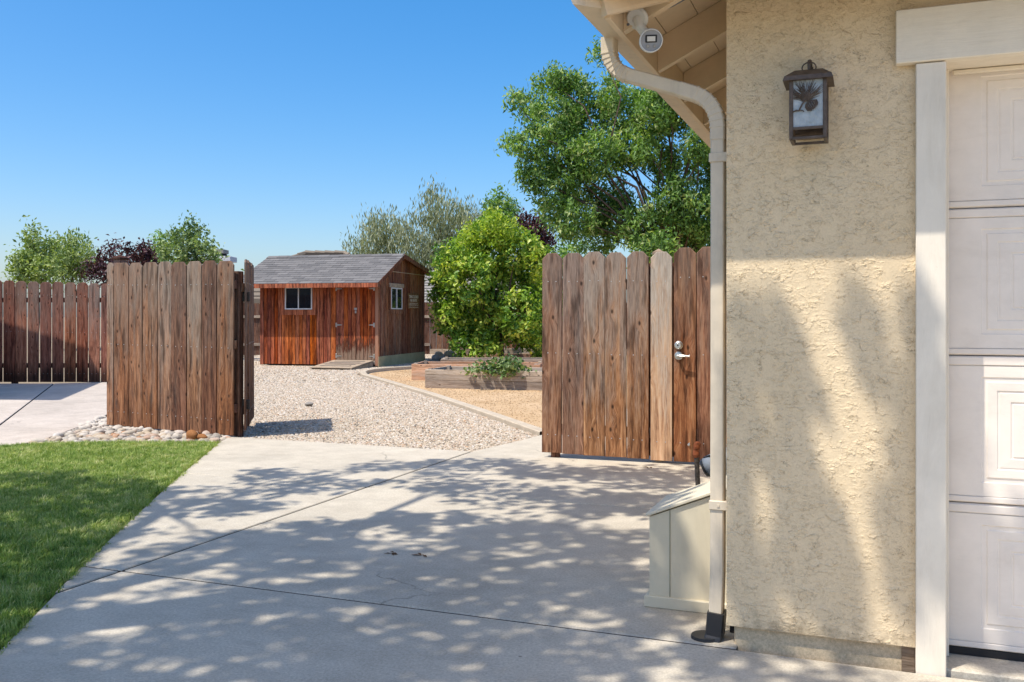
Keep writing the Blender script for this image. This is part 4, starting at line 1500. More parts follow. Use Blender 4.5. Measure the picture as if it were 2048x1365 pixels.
b = MB(); b.add(*lathe([(0.0325, -0.059), (0.0, -0.0595)], 28)); b.obj('face_plate', mat_plain('camera_face', (0.30, 0.30, 0.31), 0.4, 0.4), bo)
MB().box((-.018, -.0625, -.006), (.018, -.0595, .017), bev=.003).obj('lens_surround', M['black'], bo)
MB().box((-.0125, -.0638, -.0025), (.0125, -.0627, .0125), bev=.002).obj('lens', mat_plain('flood_lens', (0.62, 0.60, 0.55), 0.2, 0.5), bo)
for sx in (-1, 1):
    b = MB(); b.add(*lathe([(0.0055, -.0597), (0.005, -.063), (0.0, -.0635)], 12)); b.obj('sensor', M['lens'], bo, (sx * .0105, 0, -.0165))
cab = MB()
cpts = arc((-0.77, 3.50, 2.40), (-0.55, 3.62, 2.50), (-0.30, 3.50, 2.70), 12)
cpts = [Vector((-0.79, 3.515, 2.405)), Vector((-0.70, 3.53, 2.44)), Vector((-0.58, 3.535, 2.495)), Vector((-0.45, 3.53, 2.575)), Vector((-0.3, 3.528, 2.655))]
tag(cab.tube(cpts, 0.0035, 6).obj('camera_cable', M['grey_pl']), 'thin cable running up the rafter from the security camera', 'cable')

# beige box against the side wall, pipes behind it
bx = thing('utility_box', 'beige painted wooden box with sloping lid against the garage wall', 'box', (-0.885, 3.925, 0))
Wb, Db = 0.345, 0.40
b = MB()
v = []
for yy in (0.0, Db):
    v += [(0, yy, 0.006), (Wb, yy, 0.006), (Wb, yy, 0.525), (0, yy, 0.385)]
b.add(v, [(0, 1, 2, 3), (7, 6, 5, 4), (0, 4, 5, 1), (1, 5, 6, 2), (2, 6, 7, 3), (3, 7, 4, 0)])
b.obj('body', M['box'], bx)
MB().add([(0.086, -.0025, .05), (.091, -.0025, .05), (.091, -.0025, .42), (.086, -.0025, .42), (0.086, .003, .05), (.091, .003, .05), (.091, .003, .42), (.086, .003, .42)],
         [(0, 1, 2, 3), (0, 3, 7, 4), (1, 5, 6, 2), (3, 2, 6, 7)]).obj('groove', mat_plain('box_groove', (0.36, 0.33, 0.23), .8), bx)
sl = math.atan2(0.14, Wb)
MB().box((-0.012, -0.012, 0), (0.385, Db + .012, 0.014), bev=0.003).obj('lid', M['box_lid'], bx, (0, 0, 0.391), (0, -sl, 0))
MB().box((-0.02, -0.016, 0.0), (Wb, Db + .01, 0.05), bev=0.004).obj('base_trim', M['box'], bx)
pp = thing('standpipe', 'old iron standpipe with a rusty cap behind the beige box', 'pipe', (-0.775, 4.45, 0))
MB().tube([(0.03, 0, -0.02), (0.0, 0, 0.575)], 0.0115, 10).obj('pipe', M['old_iron'], pp)
b = MB(); b.tube([(0.0, 0, .572), (-.002, 0, .585), (-.002, 0, .605), (.002, 0, .622), (.006, 0, .638), (.006, 0, .648)], [.015, .017, .0135, .017, .015, .009], 10)
b.obj('cap', M['rust'], pp)
cd = thing('conduit', 'grey rounded fitting just right of the rusty pipe cap', 'fitting', (-0.672, 4.6, 0.0))
b = MB(); b.tube([(-.085, 0, .50), (-.055, 0, .515), (.0, 0, .54), (.08, 0, .575)], [.046, .052, .054, .054], 18); b.obj('fitting_body', M['grey_pipe'], cd, smooth=True)
b = MB(); b.tube([(-.092, 0, .496), (-.08, 0, .502)], [.044, .05], 18); b.tube([(-.09, -.01, .55), (-.06, -.03, .565), (-.045, -.03, .55)], .006, 6); b.obj('fitting_rim', M['black'], cd)
MB().tube([(.02, 0, .5), (.02, 0, -.02)], .02, 10).obj('riser', M['grey_pipe'], cd)

# ------------------------------------------------------------------ shed
SR = math.radians(6.66)
SO = Vector((-11.397, 20.251, 0))
shed = thing('shed', 'red stained wooden shed with grey shingle roof and double doors', 'shed', SO, SR)
XL = -3.26
random.seed(21)
XD0, XD1, XDM = -1.145, -0.085, -0.60


def plank(name, w, h, mat, parent, loc, rz=0.0, t=0.014, gap=0.011, notch=None):
    """vertical siding plank, face on local -y; h = (left height, right height)"""
    h0, h1 = h if hasattr(h, '__len__') else (h, h)
    e = 0.004
    a, c = gap / 2, w - gap / 2
    vs = [(a + e, 0, 0), (c - e, 0, 0), (c - e, 0, h1), (a + e, 0, h0), (a, e, 0), (c, e, 0), (c, e, h1), (a, e, h0), (a, t, 0), (c, t, 0), (c, t, h1), (a, t, h0)]
    fs = [(0, 1, 2, 3), (0, 3, 7, 4), (1, 5, 6, 2), (2, 6, 7, 3), (0, 4, 5, 1), (4, 7, 11, 8), (5, 9, 10, 6), (6, 10, 11, 7), (4, 8, 9, 5), (8, 11, 10, 9)]
    b = MB(); b.add(vs, fs)
    return b.obj(name, mat, parent, loc, (0, 0, rz))


# core shell so that nothing shows through
zf = lambda y: 2.03 + 0.444 * (y + 0.45) if y < 1.35 else 2.83 - 0.167 * (y - 1.35)   # underside of the roof
cb = MB()
ys = [0.015, 1.35, 3.335]
vsx = []
for x_ in (XL + .015, -.015):
    for y_ in ys:
        vsx += [(x_, y_, 0.0), (x_, y_, zf(y_) - .03)]
cb.add(vsx, [(0, 1, 3, 2), (2, 3, 5, 4), (6, 8, 9, 7), (8, 10, 11, 9), (0, 6, 7, 1), (4, 5, 11, 10), (1, 7, 9, 3), (3, 9, 11, 5)])
cb.obj('wall_core', M['dark_in'], shed)
# front siding left of the doors, leaving the window
WX0, WX1, WZ0, WZ1 = -2.56, -1.80, 1.41, 1.98
Z0 = 0.02
xs = [XL + 0.10]
while xs[-1] < XD0 - 0.10:
    xs.append(min(XD0 - 0.002, xs[-1] + random.choice([0.092, 0.098, 0.105])))
if XD0 - xs[-1] > 0.004:
    xs[-1] = XD0 - .002
ztop = 2.20
for a, c in zip(xs[:-1], xs[1:]):
    if c > WX0 and a < WX1:
        plank('siding_plank', c - a, WZ0 - Z0 - .02, M['shed'], shed, (a, 0, Z0))
    else:
        plank('siding_plank', c - a, ztop - Z0, M['shed'], shed, (a, 0, Z0))
MB().box((XL - .005, -.018, .0), (XL + .095, .01, ztop), bev=.003).obj('corner_trim', M['shed'], shed)
MB().box((XD1, -.018, .0), (-0.001, .012, ztop), bev=.003).obj('corner_trim', mat_paint('pale_corner_paint', (0.40, 0.20, 0.12), 'Z', .8, .4), shed)
# doors
for (xa, xb) in ((XD0, XDM), (XDM, XD1)):
    dr = bpy.data.objects.new('door', None); COL.objects.link(dr); dr.parent = shed
    nn_ = 5
    w_ = (xb - xa - .008) / nn_
    for k in range(nn_):
        plank('door_plank', w_, 1.93, M['shed_door'], dr, (xa + .004 + k * w_, -.012, 0.13), gap=.009)
    hs = 1 if xa == XD0 else -1
    hx = xa + .02 if hs == 1 else xb - .02
    for z in (0.24, 1.02, 1.93):
        b = MB()
        b.box((-.028, -.006, -.055), (.012, 0, .055), bev=.002)
        b.add([(.012 * hs, -.005, -.022), (.15 * hs, -.004, -.006), (.15 * hs, -.004, .006), (.012 * hs, -.005, .022)], [(0, 1, 2, 3) if hs == 1 else (3, 2, 1, 0)])
        b.obj('hinge', M['steel'], dr, (hx, -.014, z))
    if hs == 1:
        b = MB(); b.box((-.05, -.008, .0), (.03, 0, .05), bev=.003); b.tube([(-.012, -.015, .0), (-.012, -.02, -.03), (.012, -.02, -.03), (.012, -.015, .0)], .005, 6); b.box((-.02, -.03, -.085), (.02, -.01, -.035), bev=.004)
        b.obj('padlock', M['steel'], dr, (xb, -.014, 1.40))
MB().box((XD0, -.02, 0.03), (XD1, .02, .125), bev=.003).obj('door_sill', M['bed'], shed)
# header strip over doors / soffit line
MB().box((XD0, -.01, 2.063), (XD1, .012, ztop)).obj('door_head', M['shed'], shed)


def shed_window(parent, M4, w, h, name='window'):
    wo = bpy.data.objects.new(name, None); COL.objects.link(wo); wo.parent = parent
    wo.matrix_local = M4
    f = .030
    b = MB()
    b.box((0, -.022, 0), (w, .01, f), bev=.003).box((0, -.022, h - f), (w, .01, h), bev=.003)
    b.box((0, -.022, f), (f, .01, h - f), bev=.003).box((w - f, -.022, f), (w, .01, h - f), bev=.003)
    b.box((w / 2 - .014, -.024, f), (w / 2 + .014, .01, h - f), bev=.003)
    b.obj('frame', M['alu'], wo)
    MB().box((f, -.002, f), (w / 2 - .014, .004, h - f)).obj('pane', M['pane'], wo)
    MB().box((w / 2 + .014, -.008, f), (w - f, -.002, h - f)).obj('pane', M['pane'], wo)
    return wo


shed_window(shed, Matrix.Translation((WX0, 0, WZ0)), WX1 - WX0, WZ1 - WZ0)
b = MB()
b.box((WX0 - .105, -.016, WZ0 - .14), (WX0 - .006, .002, WZ1 + .05), bev=.003)
b.box((WX1 + .006, -.016, WZ0 - .14), (WX1 + .115, .002, WZ1 + .05), bev=.003)
b.box((WX0 - .005, -.016, WZ0 - .14), (WX1 + .005, .002, WZ0 - .006), bev=.003)
b.box((WX0 - .005, -.016, WZ1 + .004), (WX1 + .005, .002, WZ1 + .16), bev=.003)
b.obj('window_trim', M['shed'], shed)
# gable side siding (faces the viewer's right)
GY0, GY1, GZ0, GZ1 = 0.79, 1.56, 1.42, 1.98
yy = 0.02
while yy < 3.34:
    w_ = min(random.choice([0.15, 0.165, 0.2]), 3.35 - yy)
    a, c = yy, yy + w_
    rot = math.pi / 2
    zb_ = 0.235
    segs = []
    if c > GY0 and a < GY1:
        segs = [(zb_, GZ0 - .02, GZ0 - .02), (GZ1 + .02, zf(a) - .02, zf(c) - .02)]
    else:
        segs = [(zb_, zf(a) - .02, zf(c) - .02)]
    for (z0_, h0_, h1_) in segs:
        plank('siding_plank', w_, (h0_ - z0_, h1_ - z0_), M['shed_side'], shed, (0.0, a, z0_), rot)
    yy = c
MB().box((-.012, -.015, -.08), (.012, 3.36, .234), bev=.004).obj('skirt_board', M['shed_skirt'], shed)
MB().box((.001, -.012, .236), (.018, .05, 2.1), bev=.003).obj('corner_trim', M['shed_side'], shed)
MB().box((.001, 0.45, 2.385), (.012, 3.3, 2.40)).obj('flashing_strip', M['bed'], shed)
wm4 = Matrix.Translation((0.008, GY0, GZ0)) @ Matrix.Rotation(math.pi / 2, 4, 'Z')
shed_window(shed, wm4, GY1 - GY0, GZ1 - GZ0)
b = MB()
b.box((.001, GY0 - .12, GZ1 + .006), (.03, GY1 + .12, GZ1 + .11), bev=.003)
b.obj('window_lintel', M['bed'], shed)
b = MB()
b.box((.001, GY0 - .03, GZ0 - .12), (.025, GY1 + .03, GZ0 - .008), bev=.003)
b.box((.001, GY1 + .005, GZ0 - .007), (.02, GY1 + .09, GZ1 + .005), bev=.003)
b.box((.001, GY0 - .09, GZ0 - .007), (.02, GY0 - .005, GZ1 + .005), bev=.003)
b.obj('window_trim', M['shed_side'], shed)
# back and far walls
yy = 0.02
MB().box((XL, 3.336, .05), (-.001, 3.35, 2.42)).box((XL, .016, .05), (XL + .014, 3.335, 2.1)).obj('rear_siding', M['shed_side'], shed)
# roof deck with fascia and rakes
RX0, RX1 = XL - 0.50, 0.16
rdk = MB()


def slab_yz(y0, y1, th, zo=0.0, x0=RX0, x1=RX1):
    za, zc = zf(y0) + zo, zf(y1) + zo
    rdk.add([(x0, y0, za), (x1, y0, za), (x1, y1, zc), (x0, y1, zc), (x0, y0, za + th), (x1, y0, za + th), (x1, y1, zc + th), (x0, y1, zc + th)],
            [(0, 3, 2, 1), (4, 5, 6, 7), (0, 1, 5, 4), (1, 2, 6, 5), (2, 3, 7, 6), (3, 0, 4, 7)])


slab_yz(-0.45, 1.349, 0.02)
slab_yz(1.351, 3.75, 0.02)
roof = rdk.obj('roof', M['shed_side'], shed)
MB().box((RX0, -.472, zf(-.45) - .085), (RX1, -.4505, zf(-.45) + .022), bev=.003).obj('fascia', M['shed'], shed)
for (xa, xb, mt) in ((RX1 + .0005, RX1 + .022, 'shed_side'), (RX0 - .022, RX0 - .0005, 'shed_side')):
    b = MB()
    for (y0, y1) in ((-.472, 1.3495), (1.3505, 3.76)):
        za, zc = zf(y0), zf(y1)
        hh = .1
        b.add([(xa, y0, za - hh + .02), (xb, y0, za - hh + .02), (xb, y1, zc - hh + .02), (xa, y1, zc - hh + .02), (xa, y0, za + .035), (xb, y0, za + .035), (xb, y1, zc + .035), (xa, y1, zc + .035)],
              [(0, 3, 2, 1), (4, 5, 6, 7), (0, 1, 5, 4), (1, 2, 6, 5), (2, 3, 7, 6), (3, 0, 4, 7)])
    b.obj('rake_board', M[mt], shed)
# shingles, one by one on the front slope
slope = math.atan(0.444)
run = 1.8 / math.cos(slope)
rows = 13
exp = run / rows
shw = 0.305
def shingle_mesh(w):
    b = MB()
    t = .012
    L_ = exp * 1.25
    b.add([(0, 0, 0), (w, 0, 0), (w, L_, 0), (0, L_, 0), (0, 0, t), (w, 0, t), (w, L_, .002), (0, L_, .002)],
          [(0, 3, 2, 1), (4, 5, 6, 7), (0, 1, 5, 4), (1, 2, 6, 5), (2, 3, 7, 6), (3, 0, 4, 7)])
    return b.mesh('shingle', M['shingle'])
sm_full = shingle_mesh(shw - .006)
for r_ in range(rows):
    s_ = r_ * exp - .015
    y0 = -.455 + s_ * math.cos(slope)
    z0 = zf(-.45) + .0225 + (s_ - 0.0) * math.sin(slope) + .004
    x_ = RX0 - .02 - (shw / 2 if r_ % 2 else 0) + random.uniform(-.03, .03)
    while x_ < RX1 + .02:
        xa, xb = max(x_, RX0 - .02), min(x_ + shw, RX1 + .025)
        if xb - xa > 0.04:
            me = sm_full if xb - xa > shw - .002 else shingle_mesh(xb - xa - .006)
            link('shingle', me, roof, (xa, y0, z0 + random.uniform(0, .003)), (slope, 0, 0))
        x_ += shw
y0, y1 = 1.345, 3.77
MB().add([(RX0 - .02, y0, zf(1.35) + .03), (RX1 + .025, y0, zf(1.35) + .03), (RX1 + .025, y1, zf(3.75) + .03), (RX0 - .02, y1, zf(3.75) + .03)], [(0, 1, 2, 3)]).obj('rear_roofing', M['shingle'], roof)
for k in range(13):   # ridge caps
    xa = RX0 - .02 + k * .302
    xb = min(xa + .31, RX1 + .025)
    if xb - xa < .05: continue
    b = MB()
    za = zf(1.35) + .052 + .004 * (k % 2)
    b.add([(0, -.13, -.13 * .444), (xb - xa, -.13, -.13 * .444), (xb - xa, 0, 0), (0, 0, 0), (xb - xa, .13, -.13 * .167), (0, .13, -.13 * .167),
           (0, -.13, -.13 * .444 - .01), (xb - xa, -.13, -.13 * .444 - .01)], [(0, 1, 2, 3), (3, 2, 4, 5), (6, 7, 1, 0)])
    b.obj('ridge_cap', M['shingle'], roof, (xa, 1.35, za))

# sign on the gable side
sg = thing('warning_sign', 'small brown board sign with white lettering by the shed gable window', 'sign', SO + Matrix.Rotation(SR, 3, 'Z') @ Vector((0.018, 1.97, 1.44)), SR)
MB().box((0.001, 0, 0), (.016, .85, .42), bev=.003).obj('sign_board', M['sign'], sg)


def text(parent, body, size, loc, name='lettering', mat='sign_ink'):
    cu = bpy.data.curves.new(name, 'FONT')
    cu.body = body
    cu.size = size
    cu.align_x = 'CENTER'
    cu.align_y = 'CENTER'
    cu.extrude = 0.001
    cu.offset = size * 0.012
    cu.materials.append(M[mat])
    tmp = bpy.data.objects.new(name, cu)
    COL.objects.link(tmp)
    dg = bpy.context.evaluated_depsgraph_get()
    me = bpy.data.meshes.new_from_object(tmp.evaluated_get(dg))
    me.name = name
    bpy.data.objects.remove(tmp)
    return link(name, me, parent, loc, (math.pi / 2, 0, math.pi / 2))


text(sg, 'TRAIL CLOSED', .105, (.0185, .42, .325))
text(sg, 'NO ENTRY', .105, (.0185, .42, .225))
b = MB()   # the small print, too fine to read in the photograph: worn strokes
random.seed(9)
for row, (z_, x0_, x1_) in enumerate(((.150, .08, .74), (.105, .10, .76), (.045, .07, .77))):
    x_ = x0_
    while x_ < x1_:
        w_ = random.uniform(.014, .028)
        hh = .011 if row < 2 else .008
        b.box((.0165, x_, z_ - hh), (.0178, x_ + w_ * .8, z_ + hh * random.uniform(.4, 1)))
        x_ += w_ + (.02 if random.random() < .2 else .004)
tag(b.obj('small_print', M['sign_ink'], sg), kind='stuff')

# ramp to the doors
rp = thing('ramp', 'low wooden ramp with dark grip strips leading up to the shed doors', 'ramp', SO, SR)
RY0, RY1 = -1.32, -0.03
rsl = math.atan2(0.115, RY1 - RY0)
b = MB()
for sx in (-1.19, -0.17):
    b.add([(sx, RY0, -.03), (sx + .04, RY0, -.03), (sx + .04, RY1, -.03), (sx, RY1, -.03), (sx, RY0, .0), (sx + .04, RY0, .0), (sx + .04, RY1, .105), (sx, RY1, .105)],
          [(0, 3, 2, 1), (4, 5, 6, 7), (0, 1, 5, 4), (1, 2, 6, 5), (2, 3, 7, 6), (3, 0, 4, 7)])
b.obj('side_rail', M['ramp'], rp)
for k in range(9):
    y0 = RY0 + (RY1 - RY0) * k / 9
    MB().box((0, 0.003, 0), (1.08, (RY1 - RY0) / 9 / math.cos(rsl) - .004, .022), bev=.003).obj('plank', M['ramp'], rp, (-1.20, y0, .004 + .115 * k / 9), (rsl, 0, 0))
for k in range(4):
    s_ = .22 + k * .27
    MB().box((0, 0, 0), (.80, .07, .004)).obj('grip_strip', mat_plain('grip_tape', (0.13, 0.12, 0.11), .95, .1, bump=.5) if k == 0 else bpy.data.materials['grip_tape'], rp,
                                              (-1.06, RY0 + s_ * math.cos(rsl), .0275 + s_ * math.sin(rsl) + .0005), (rsl, 0, 0))

# ------------------------------------------------------------------ raised beds, rocks, planter
def bed(name, label, cA, cB, depth, h, planks, mat, soil_z, th=.04):
    A, B = Vector(cA), Vector(cB)
    D = B - A
    ang = math.atan2(D.y, D.x)
    t = thing(name, label, 'planter', (A.x, A.y, 0), ang)
    L_ = D.length
    hh = h / planks
    for k in range(planks):
        z0, z1 = k * hh - (.06 if k == 0 else 0), (k + 1) * hh - .005
        MB().box((0, 0, z0), (L_, th, z1), bev=.004).obj('plank', mat, t)
        MB().box((0, depth - th, z0), (L_, depth, z1), bev=.004).obj('plank', mat, t)
        for x_ in (0, L_ - th):
            o = MB().box((th + .001, 0, z0), (depth - th - .001, th, z1), bev=.004).obj('plank', mat, t, (x_ + th, 0, 0), (0, 0, math.pi / 2))
    for (x_, y_) in ((th + .002, th + .002), (L_ - th - .08, th + .002), (th + .002, depth - th - .08), (L_ - th - .08, depth - th - .08)):
        MB().box((x_, y_, -.05), (x_ + .07, y_ + .07, h + .015), bev=.004).obj('corner_stake', M['bed'], t)
    MB().box((th, th, -.04), (L_ - th, depth - th, soil_z)).obj('soil', M['soil'], t)
    return t


bA = at(850, 771); bB = at(1180, 778)
bed('raised_bed', 'grey timber raised bed with a leafy plant, nearest to the path', (bA.x, bA.y), (bB.x, bB.y), 1.15, .29, 3, M['bed'], .17)
bA2 = at(823, 756); bB2 = at(1080, 758)
bed('raised_bed', 'orange toned timber raised bed behind the grey one', (bA2.x, bA2.y), (bB2.x, bB2.y), 1.1, .28, 1, M['bed_orange'], .15)
bA3 = at(862, 742); bB3 = at(1120, 742)
bed('raised_bed', 'farthest low timber bed with pale weathered edges below the citrus', (bA3.x, bA3.y + .5), (bB3.x, bB3.y + .5), 1.0, .24, 1, M['bed'], .12)
# poles lying on the beds
q1, q2 = at(850, 731, 20.2), at(998, 724, 21.0)
tag(MB().tube([q1, q2], .022, 6).obj('stake', M['bed']), 'pale wooden stake lying across the far bed', 'stake')
q1, q2 = at(1050, 735, 19.0), at(1090, 728, 19.4)
tag(MB().tube([q1, q2], .022, 6).obj('stake', M['bed']), 'short stake sticking out right of the leafy bed plant', 'stake')
# timber edging wall below the citrus, near the fence
for (a_, c_, lab) in (((928, 701), (985, 701), 'sunlit board end of the low planter wall left of the citrus trunk'), ((985.5, 701), (1120, 701), 'long shaded planter wall of boards behind the citrus trunk')):
    A_, B_ = at(a_[0], None, 27.6), at(c_[0], None, 27.6)
    D_ = B_ - A_
    t = thing('planter_wall', lab, 'planter', (A_.x, A_.y, 0), math.atan2(D_.y, D_.x))
    MB().box((0, 0, -.08), (D_.length - .01, .05, .11), bev=.004).obj('plank', M['bed_orange'], t)
    MB().box((0, .005, .12), (D_.length - .01, .055, .28), bev=.004).obj('plank', M['bed'], t)
rk = [(872, 714, .17), (880, 710, .19), (889, 713, .2), (899, 709, .22), (903, 715, .18), (914, 712, .2), (878, 718, .16), (893, 719, .15)]
rl = ['grey river rock at the left end of the heap beside the shed skirt', 'tan river rock second from the left on top of the heap', 'blue grey river rock in the middle of the heap',
      'largest pale river rock crowning the heap beside the shed', 'low river rock in front of the largest pale one', 'tan river rock at the right end of the heap',
      'small river rock in front at the left of the heap', 'small river rock in front at the middle of the heap']
for k, (x_, y_, r_) in enumerate(rk):
    q = at(x_, y_ + 8, 26.5)
    r_ *= .82
    rock('river_rock', rl[k], 'rock', (q.x, q.y, r_ * .35 + (0.08 if k in (1, 3) else 0)), (r_, r_ * .85, r_ * .9), 300 + k, M['rock'], 'river rocks heaped beside the shed')


# ------------------------------------------------------------------ foliage
def leaf_cloud(name, P_, size, asp, mat, parent, rnd_=None, up=0.35, droop=0.0, fold=0.25, norm=None):
    """one mesh of leaf blades at the points P_ (n,3)"""
    n_ = len(P_)
    d = rng.normal(size=(n_, 3))
    d[:, 2] -= droop * 1.6
    d /= np.linalg.norm(d, axis=1, keepdims=True)
    nv = rng.normal(size=(n_, 3))
    nv[:, 2] += up * 3
    if norm is not None:
        nv += norm * 1.2
    nv -= d * (nv * d).sum(1, keepdims=True)
    nv /= np.linalg.norm(nv, axis=1, keepdims=True) + 1e-9
    s = np.cross(d, nv)
    L_ = size * rng.uniform(0.65, 1.3, (n_, 1))
    w = L_ * asp
    a = P_ - d * L_ * .5
    c = P_ + d * L_ * .5
    m = P_ - d * L_ * .05 - nv * w * fold
    l_ = m + s * w * .5 + nv * w * fold * 2
    r_ = m - s * w * .5 + nv * w * fold * 2
    v = np.stack([a, l_, c, r_], 1).reshape(-1, 3)
    idx = np.arange(n_ * 4).reshape(n_, 4)
    tri = np.concatenate([idx[:, [0, 2, 1]], idx[:, [0, 3, 2]]], 1).reshape(-1, 3)
    me = bpy.data.meshes.new(name)
    me.vertices.add(len(v))
    me.vertices.foreach_set('co', v.ravel())
    me.loops.add(tri.size)
    me.loops.foreach_set('vertex_index', tri.ravel().astype(np.int32))
    me.polygons.add(len(tri))
    me.polygons.foreach_set('loop_start', np.arange(0, tri.size, 3, dtype=np.int32))
    me.polygons.foreach_set('loop_total', np.full(len(tri), 3, dtype=np.int32))
    at_ = me.attributes.new('rnd', 'FLOAT', 'FACE')
    rr = rng.uniform(0, 1, n_) if rnd_ is None else np.clip(rnd_ + rng.normal(0, .18, n_), 0, 1)
    at_.data.foreach_set('value', np.repeat(rr, 2).astype(np.float32))
    me.materials.append(mat)
    me.update()
    return link(name, me, parent)


def blob_points(blobs, per_vol, twig=0.3, shell=0.55, sub=None, flat=1.0):
    """leaf positions: every blob is made of small twig clumps near its surface"""
    out, cen, tw = [], [], []
    for (c, r) in blobs:
        c = np.array(c)
        nt = max(4, int(per_vol * r * r))
        u = rng.normal(size=(nt, 3))
        u /= np.linalg.norm(u, axis=1, keepdims=True)
        rad = r * (shell + (1 - shell) * rng.uniform(0, 1, (nt, 1)) ** .6)
        tc = c + u * rad * np.array([1, 1, flat])
        m = sub or 16
        k = rng.normal(size=(nt, m, 3)) * (twig * 0.5)
        p = (tc[:, None, :] + k).reshape(-1, 3)
        out.append(p)
        cen.append(np.repeat(c[None, :], len(p), 0))
        tw.append(np.repeat(rng.uniform(0, 1, nt), m))
    return np.concatenate(out), np.concatenate(cen), np.concatenate(tw)


def limbs(base, fork, blobs, r0, bend=0.15):
    b = MB()
    base, fork = Vector(base), Vector(fork)
    mid = base.lerp(fork, .5) + Vector((random.uniform(-bend, bend), random.uniform(-bend, bend), 0)) * (fork - base).length * .2
    b.tube([base - Vector((0, 0, .1)), base + Vector((0, 0, .12)), mid, fork], [r0 * 1.35, r0 * 1.05, r0 * .9, r0 * .8], 10)
    for (c, r) in blobs:
        c = Vector(c)
        k1 = fork.lerp(c, .4) + Vector((random.uniform(-1, 1), random.uniform(-1, 1), random.uniform(0, 1))) * (c - fork).length * bend
        k2 = fork.lerp(c, .75) + Vector((random.uniform(-1, 1), random.uniform(-1, 1), random.uniform(-.5, 1))) * (c - fork).length * bend * .6
        rr = min(r0 * .6, max(r0 * .16, r * .07))
        b.tube([fork - Vector((0, 0, r0)), k1, k2, c], [rr, rr * .75, rr * .5, rr * .2], 6)
    return b


def tree(name, label, blobs_px, d, mat, base_px, fork_z, r0, leaf, asp, per_vol, twig, cat='tree', jit=0.6, sub=16, droop=0.0, up=.35, group=None, bark='bark', shell=.55, depth=1.0):
    p = at(base_px, None, d)
    t = thing(name, label, cat, (p.x, p.y, 0), 0, group)
    bl = []
    for (x_, y_, r_) in blobs_px:
        r = r_ * d / 1850
        q = at(x_, y_, d + random.uniform(-jit, jit) * depth)
        bl.append(((q.x - p.x, q.y - p.y, q.z), r))
    P_, C_, T_ = blob_points(bl, per_vol, twig, shell, sub)
    nm = (P_ - C_)
    nm /= np.linalg.norm(nm, axis=1, keepdims=True) + 1e-6
    leaf_cloud('crown', P_, leaf, asp, mat, t, T_, up, droop, norm=nm)
    lb = [bb for k, bb in enumerate(bl) if k % 2 == 0 or bb[1] > .5]
    limbs((0, 0, 0), (random.uniform(-.1, .1), random.uniform(-.1, .1), fork_z), lb, r0).obj('trunk', M[bark], t, smooth=True)
    return t


random.seed(5)
BIG = [(1100, 165, 32), (1135, 165, 26), (1150, 195, 42), (1215, 175, 26), (1225, 205, 28), (1060, 212, 26), (1030, 205, 16), (1110, 240, 50), (1175, 245, 52), (1240, 225, 40), (1020, 287, 18), (1062, 285, 36),
       (1120, 305, 52), (1190, 315, 52), (1255, 290, 50), (1300, 235, 38), (1318, 225, 36), (1070, 345, 34), (1110, 380, 46), (1165, 370, 44), (1108, 430, 30), (1155, 440, 36), (1190, 425, 30), (1135, 455, 20), (1320, 322, 38), (1292, 300, 30),
       (1395, 285, 34), (1405, 335, 42), (1345, 405, 46), (1400, 420, 52), (1235, 395, 34), (1230, 440, 46), (1280, 455, 44), (1350, 470, 52), (1415, 480, 50), (1195, 480, 34), (1204, 108, 20), (1290, 190, 36), (1440, 380, 50),
       (1460, 300, 60), (1470, 440, 60), (1340, 345, 24), (1350, 240, 34), (1400, 235, 40), (1330, 195, 40), (1430, 180, 70), (1380, 150, 60), (1500, 260, 80), (1310, 500, 40)]
tree('ash_tree', 'big green ash tree towering behind the closed gate', BIG, 31, M['ash'], 1345, 2.6, .28, .185, .34, 104, .29, sub=28, depth=2.2, droop=.5)
CIT = [(983, 430, 9), (1014, 440, 10), (940, 468, 10), (1056, 472, 12), (876, 580, 10), (912, 503, 12), (1003, 436, 7), (958, 452, 8), (985, 452, 22), (965, 475, 30), (1005, 470, 32), (930, 500, 32), (1035, 500, 36), (980, 515, 45), (905, 540, 34), (893, 640, 30), (925, 690, 24), (972, 692, 28), (1072, 692, 26), (888, 560, 26), (886, 515, 20), (1095, 600, 40), (1102, 540, 30), (890, 600, 30), (1062, 540, 36), (940, 560, 48), (1010, 570, 52), (1075, 580, 34), (900, 590, 28), (960, 620, 48), (1040, 630, 48),
       (912, 635, 30), (1085, 630, 30), (930, 668, 26), (985, 665, 36), (1050, 672, 30), (1090, 670, 24), (1000, 645, 40), (935, 480, 18), (1075, 505, 22)]
ct = tree('citrus_tree', 'round lemon tree with glossy yellow green leaves beside the shed', CIT, 25.6, M['citrus'], 1003, .85, .075, .14, .5, 235, .17, sub=16, depth=1.0, jit=.9, up=.3)
# fresh pale growth on the top of the crown, and a few lemons
q0 = at(1003, None, 25.6)
bl = []
for (x_, y_, r_) in [(985, 445, 22), (960, 470, 26), (1010, 462, 28), (930, 495, 26), (1042, 492, 30), (985, 500, 34), (902, 535, 24), (1070, 525, 26), (950, 540, 30), (1080, 565, 20)]:
    q = at(x_, y_, 25.2 + random.uniform(-.5, .3))
    bl.append(((q.x - q0.x, q.y - q0.y, q.z), r_ * 25.6 / 1850))
P_, C_, T_ = blob_points(bl, 260, .18, .7, 14)
leaf_cloud('new_growth', P_, .105, .46, M['citrus_new'], ct, T_, .3)
lem = mat_plain('lemon_peel', (0.55, 0.45, 0.04), .5, .3)
for (x_, y_) in ((1062, 706), (1028, 655), (951, 640)):
    q = at(x_, y_, 24.6)
    MB().tube([(0, 0, -.045), (0, 0, -.035), (0, 0, -.015), (0, 0, .015), (0, 0, .035), (0, 0, .045)], [.006, .022, .034, .034, .022, .006], 10).obj('lemon', lem, ct, (q.x - q0.x, q.y - q0.y, q.z), smooth=True)

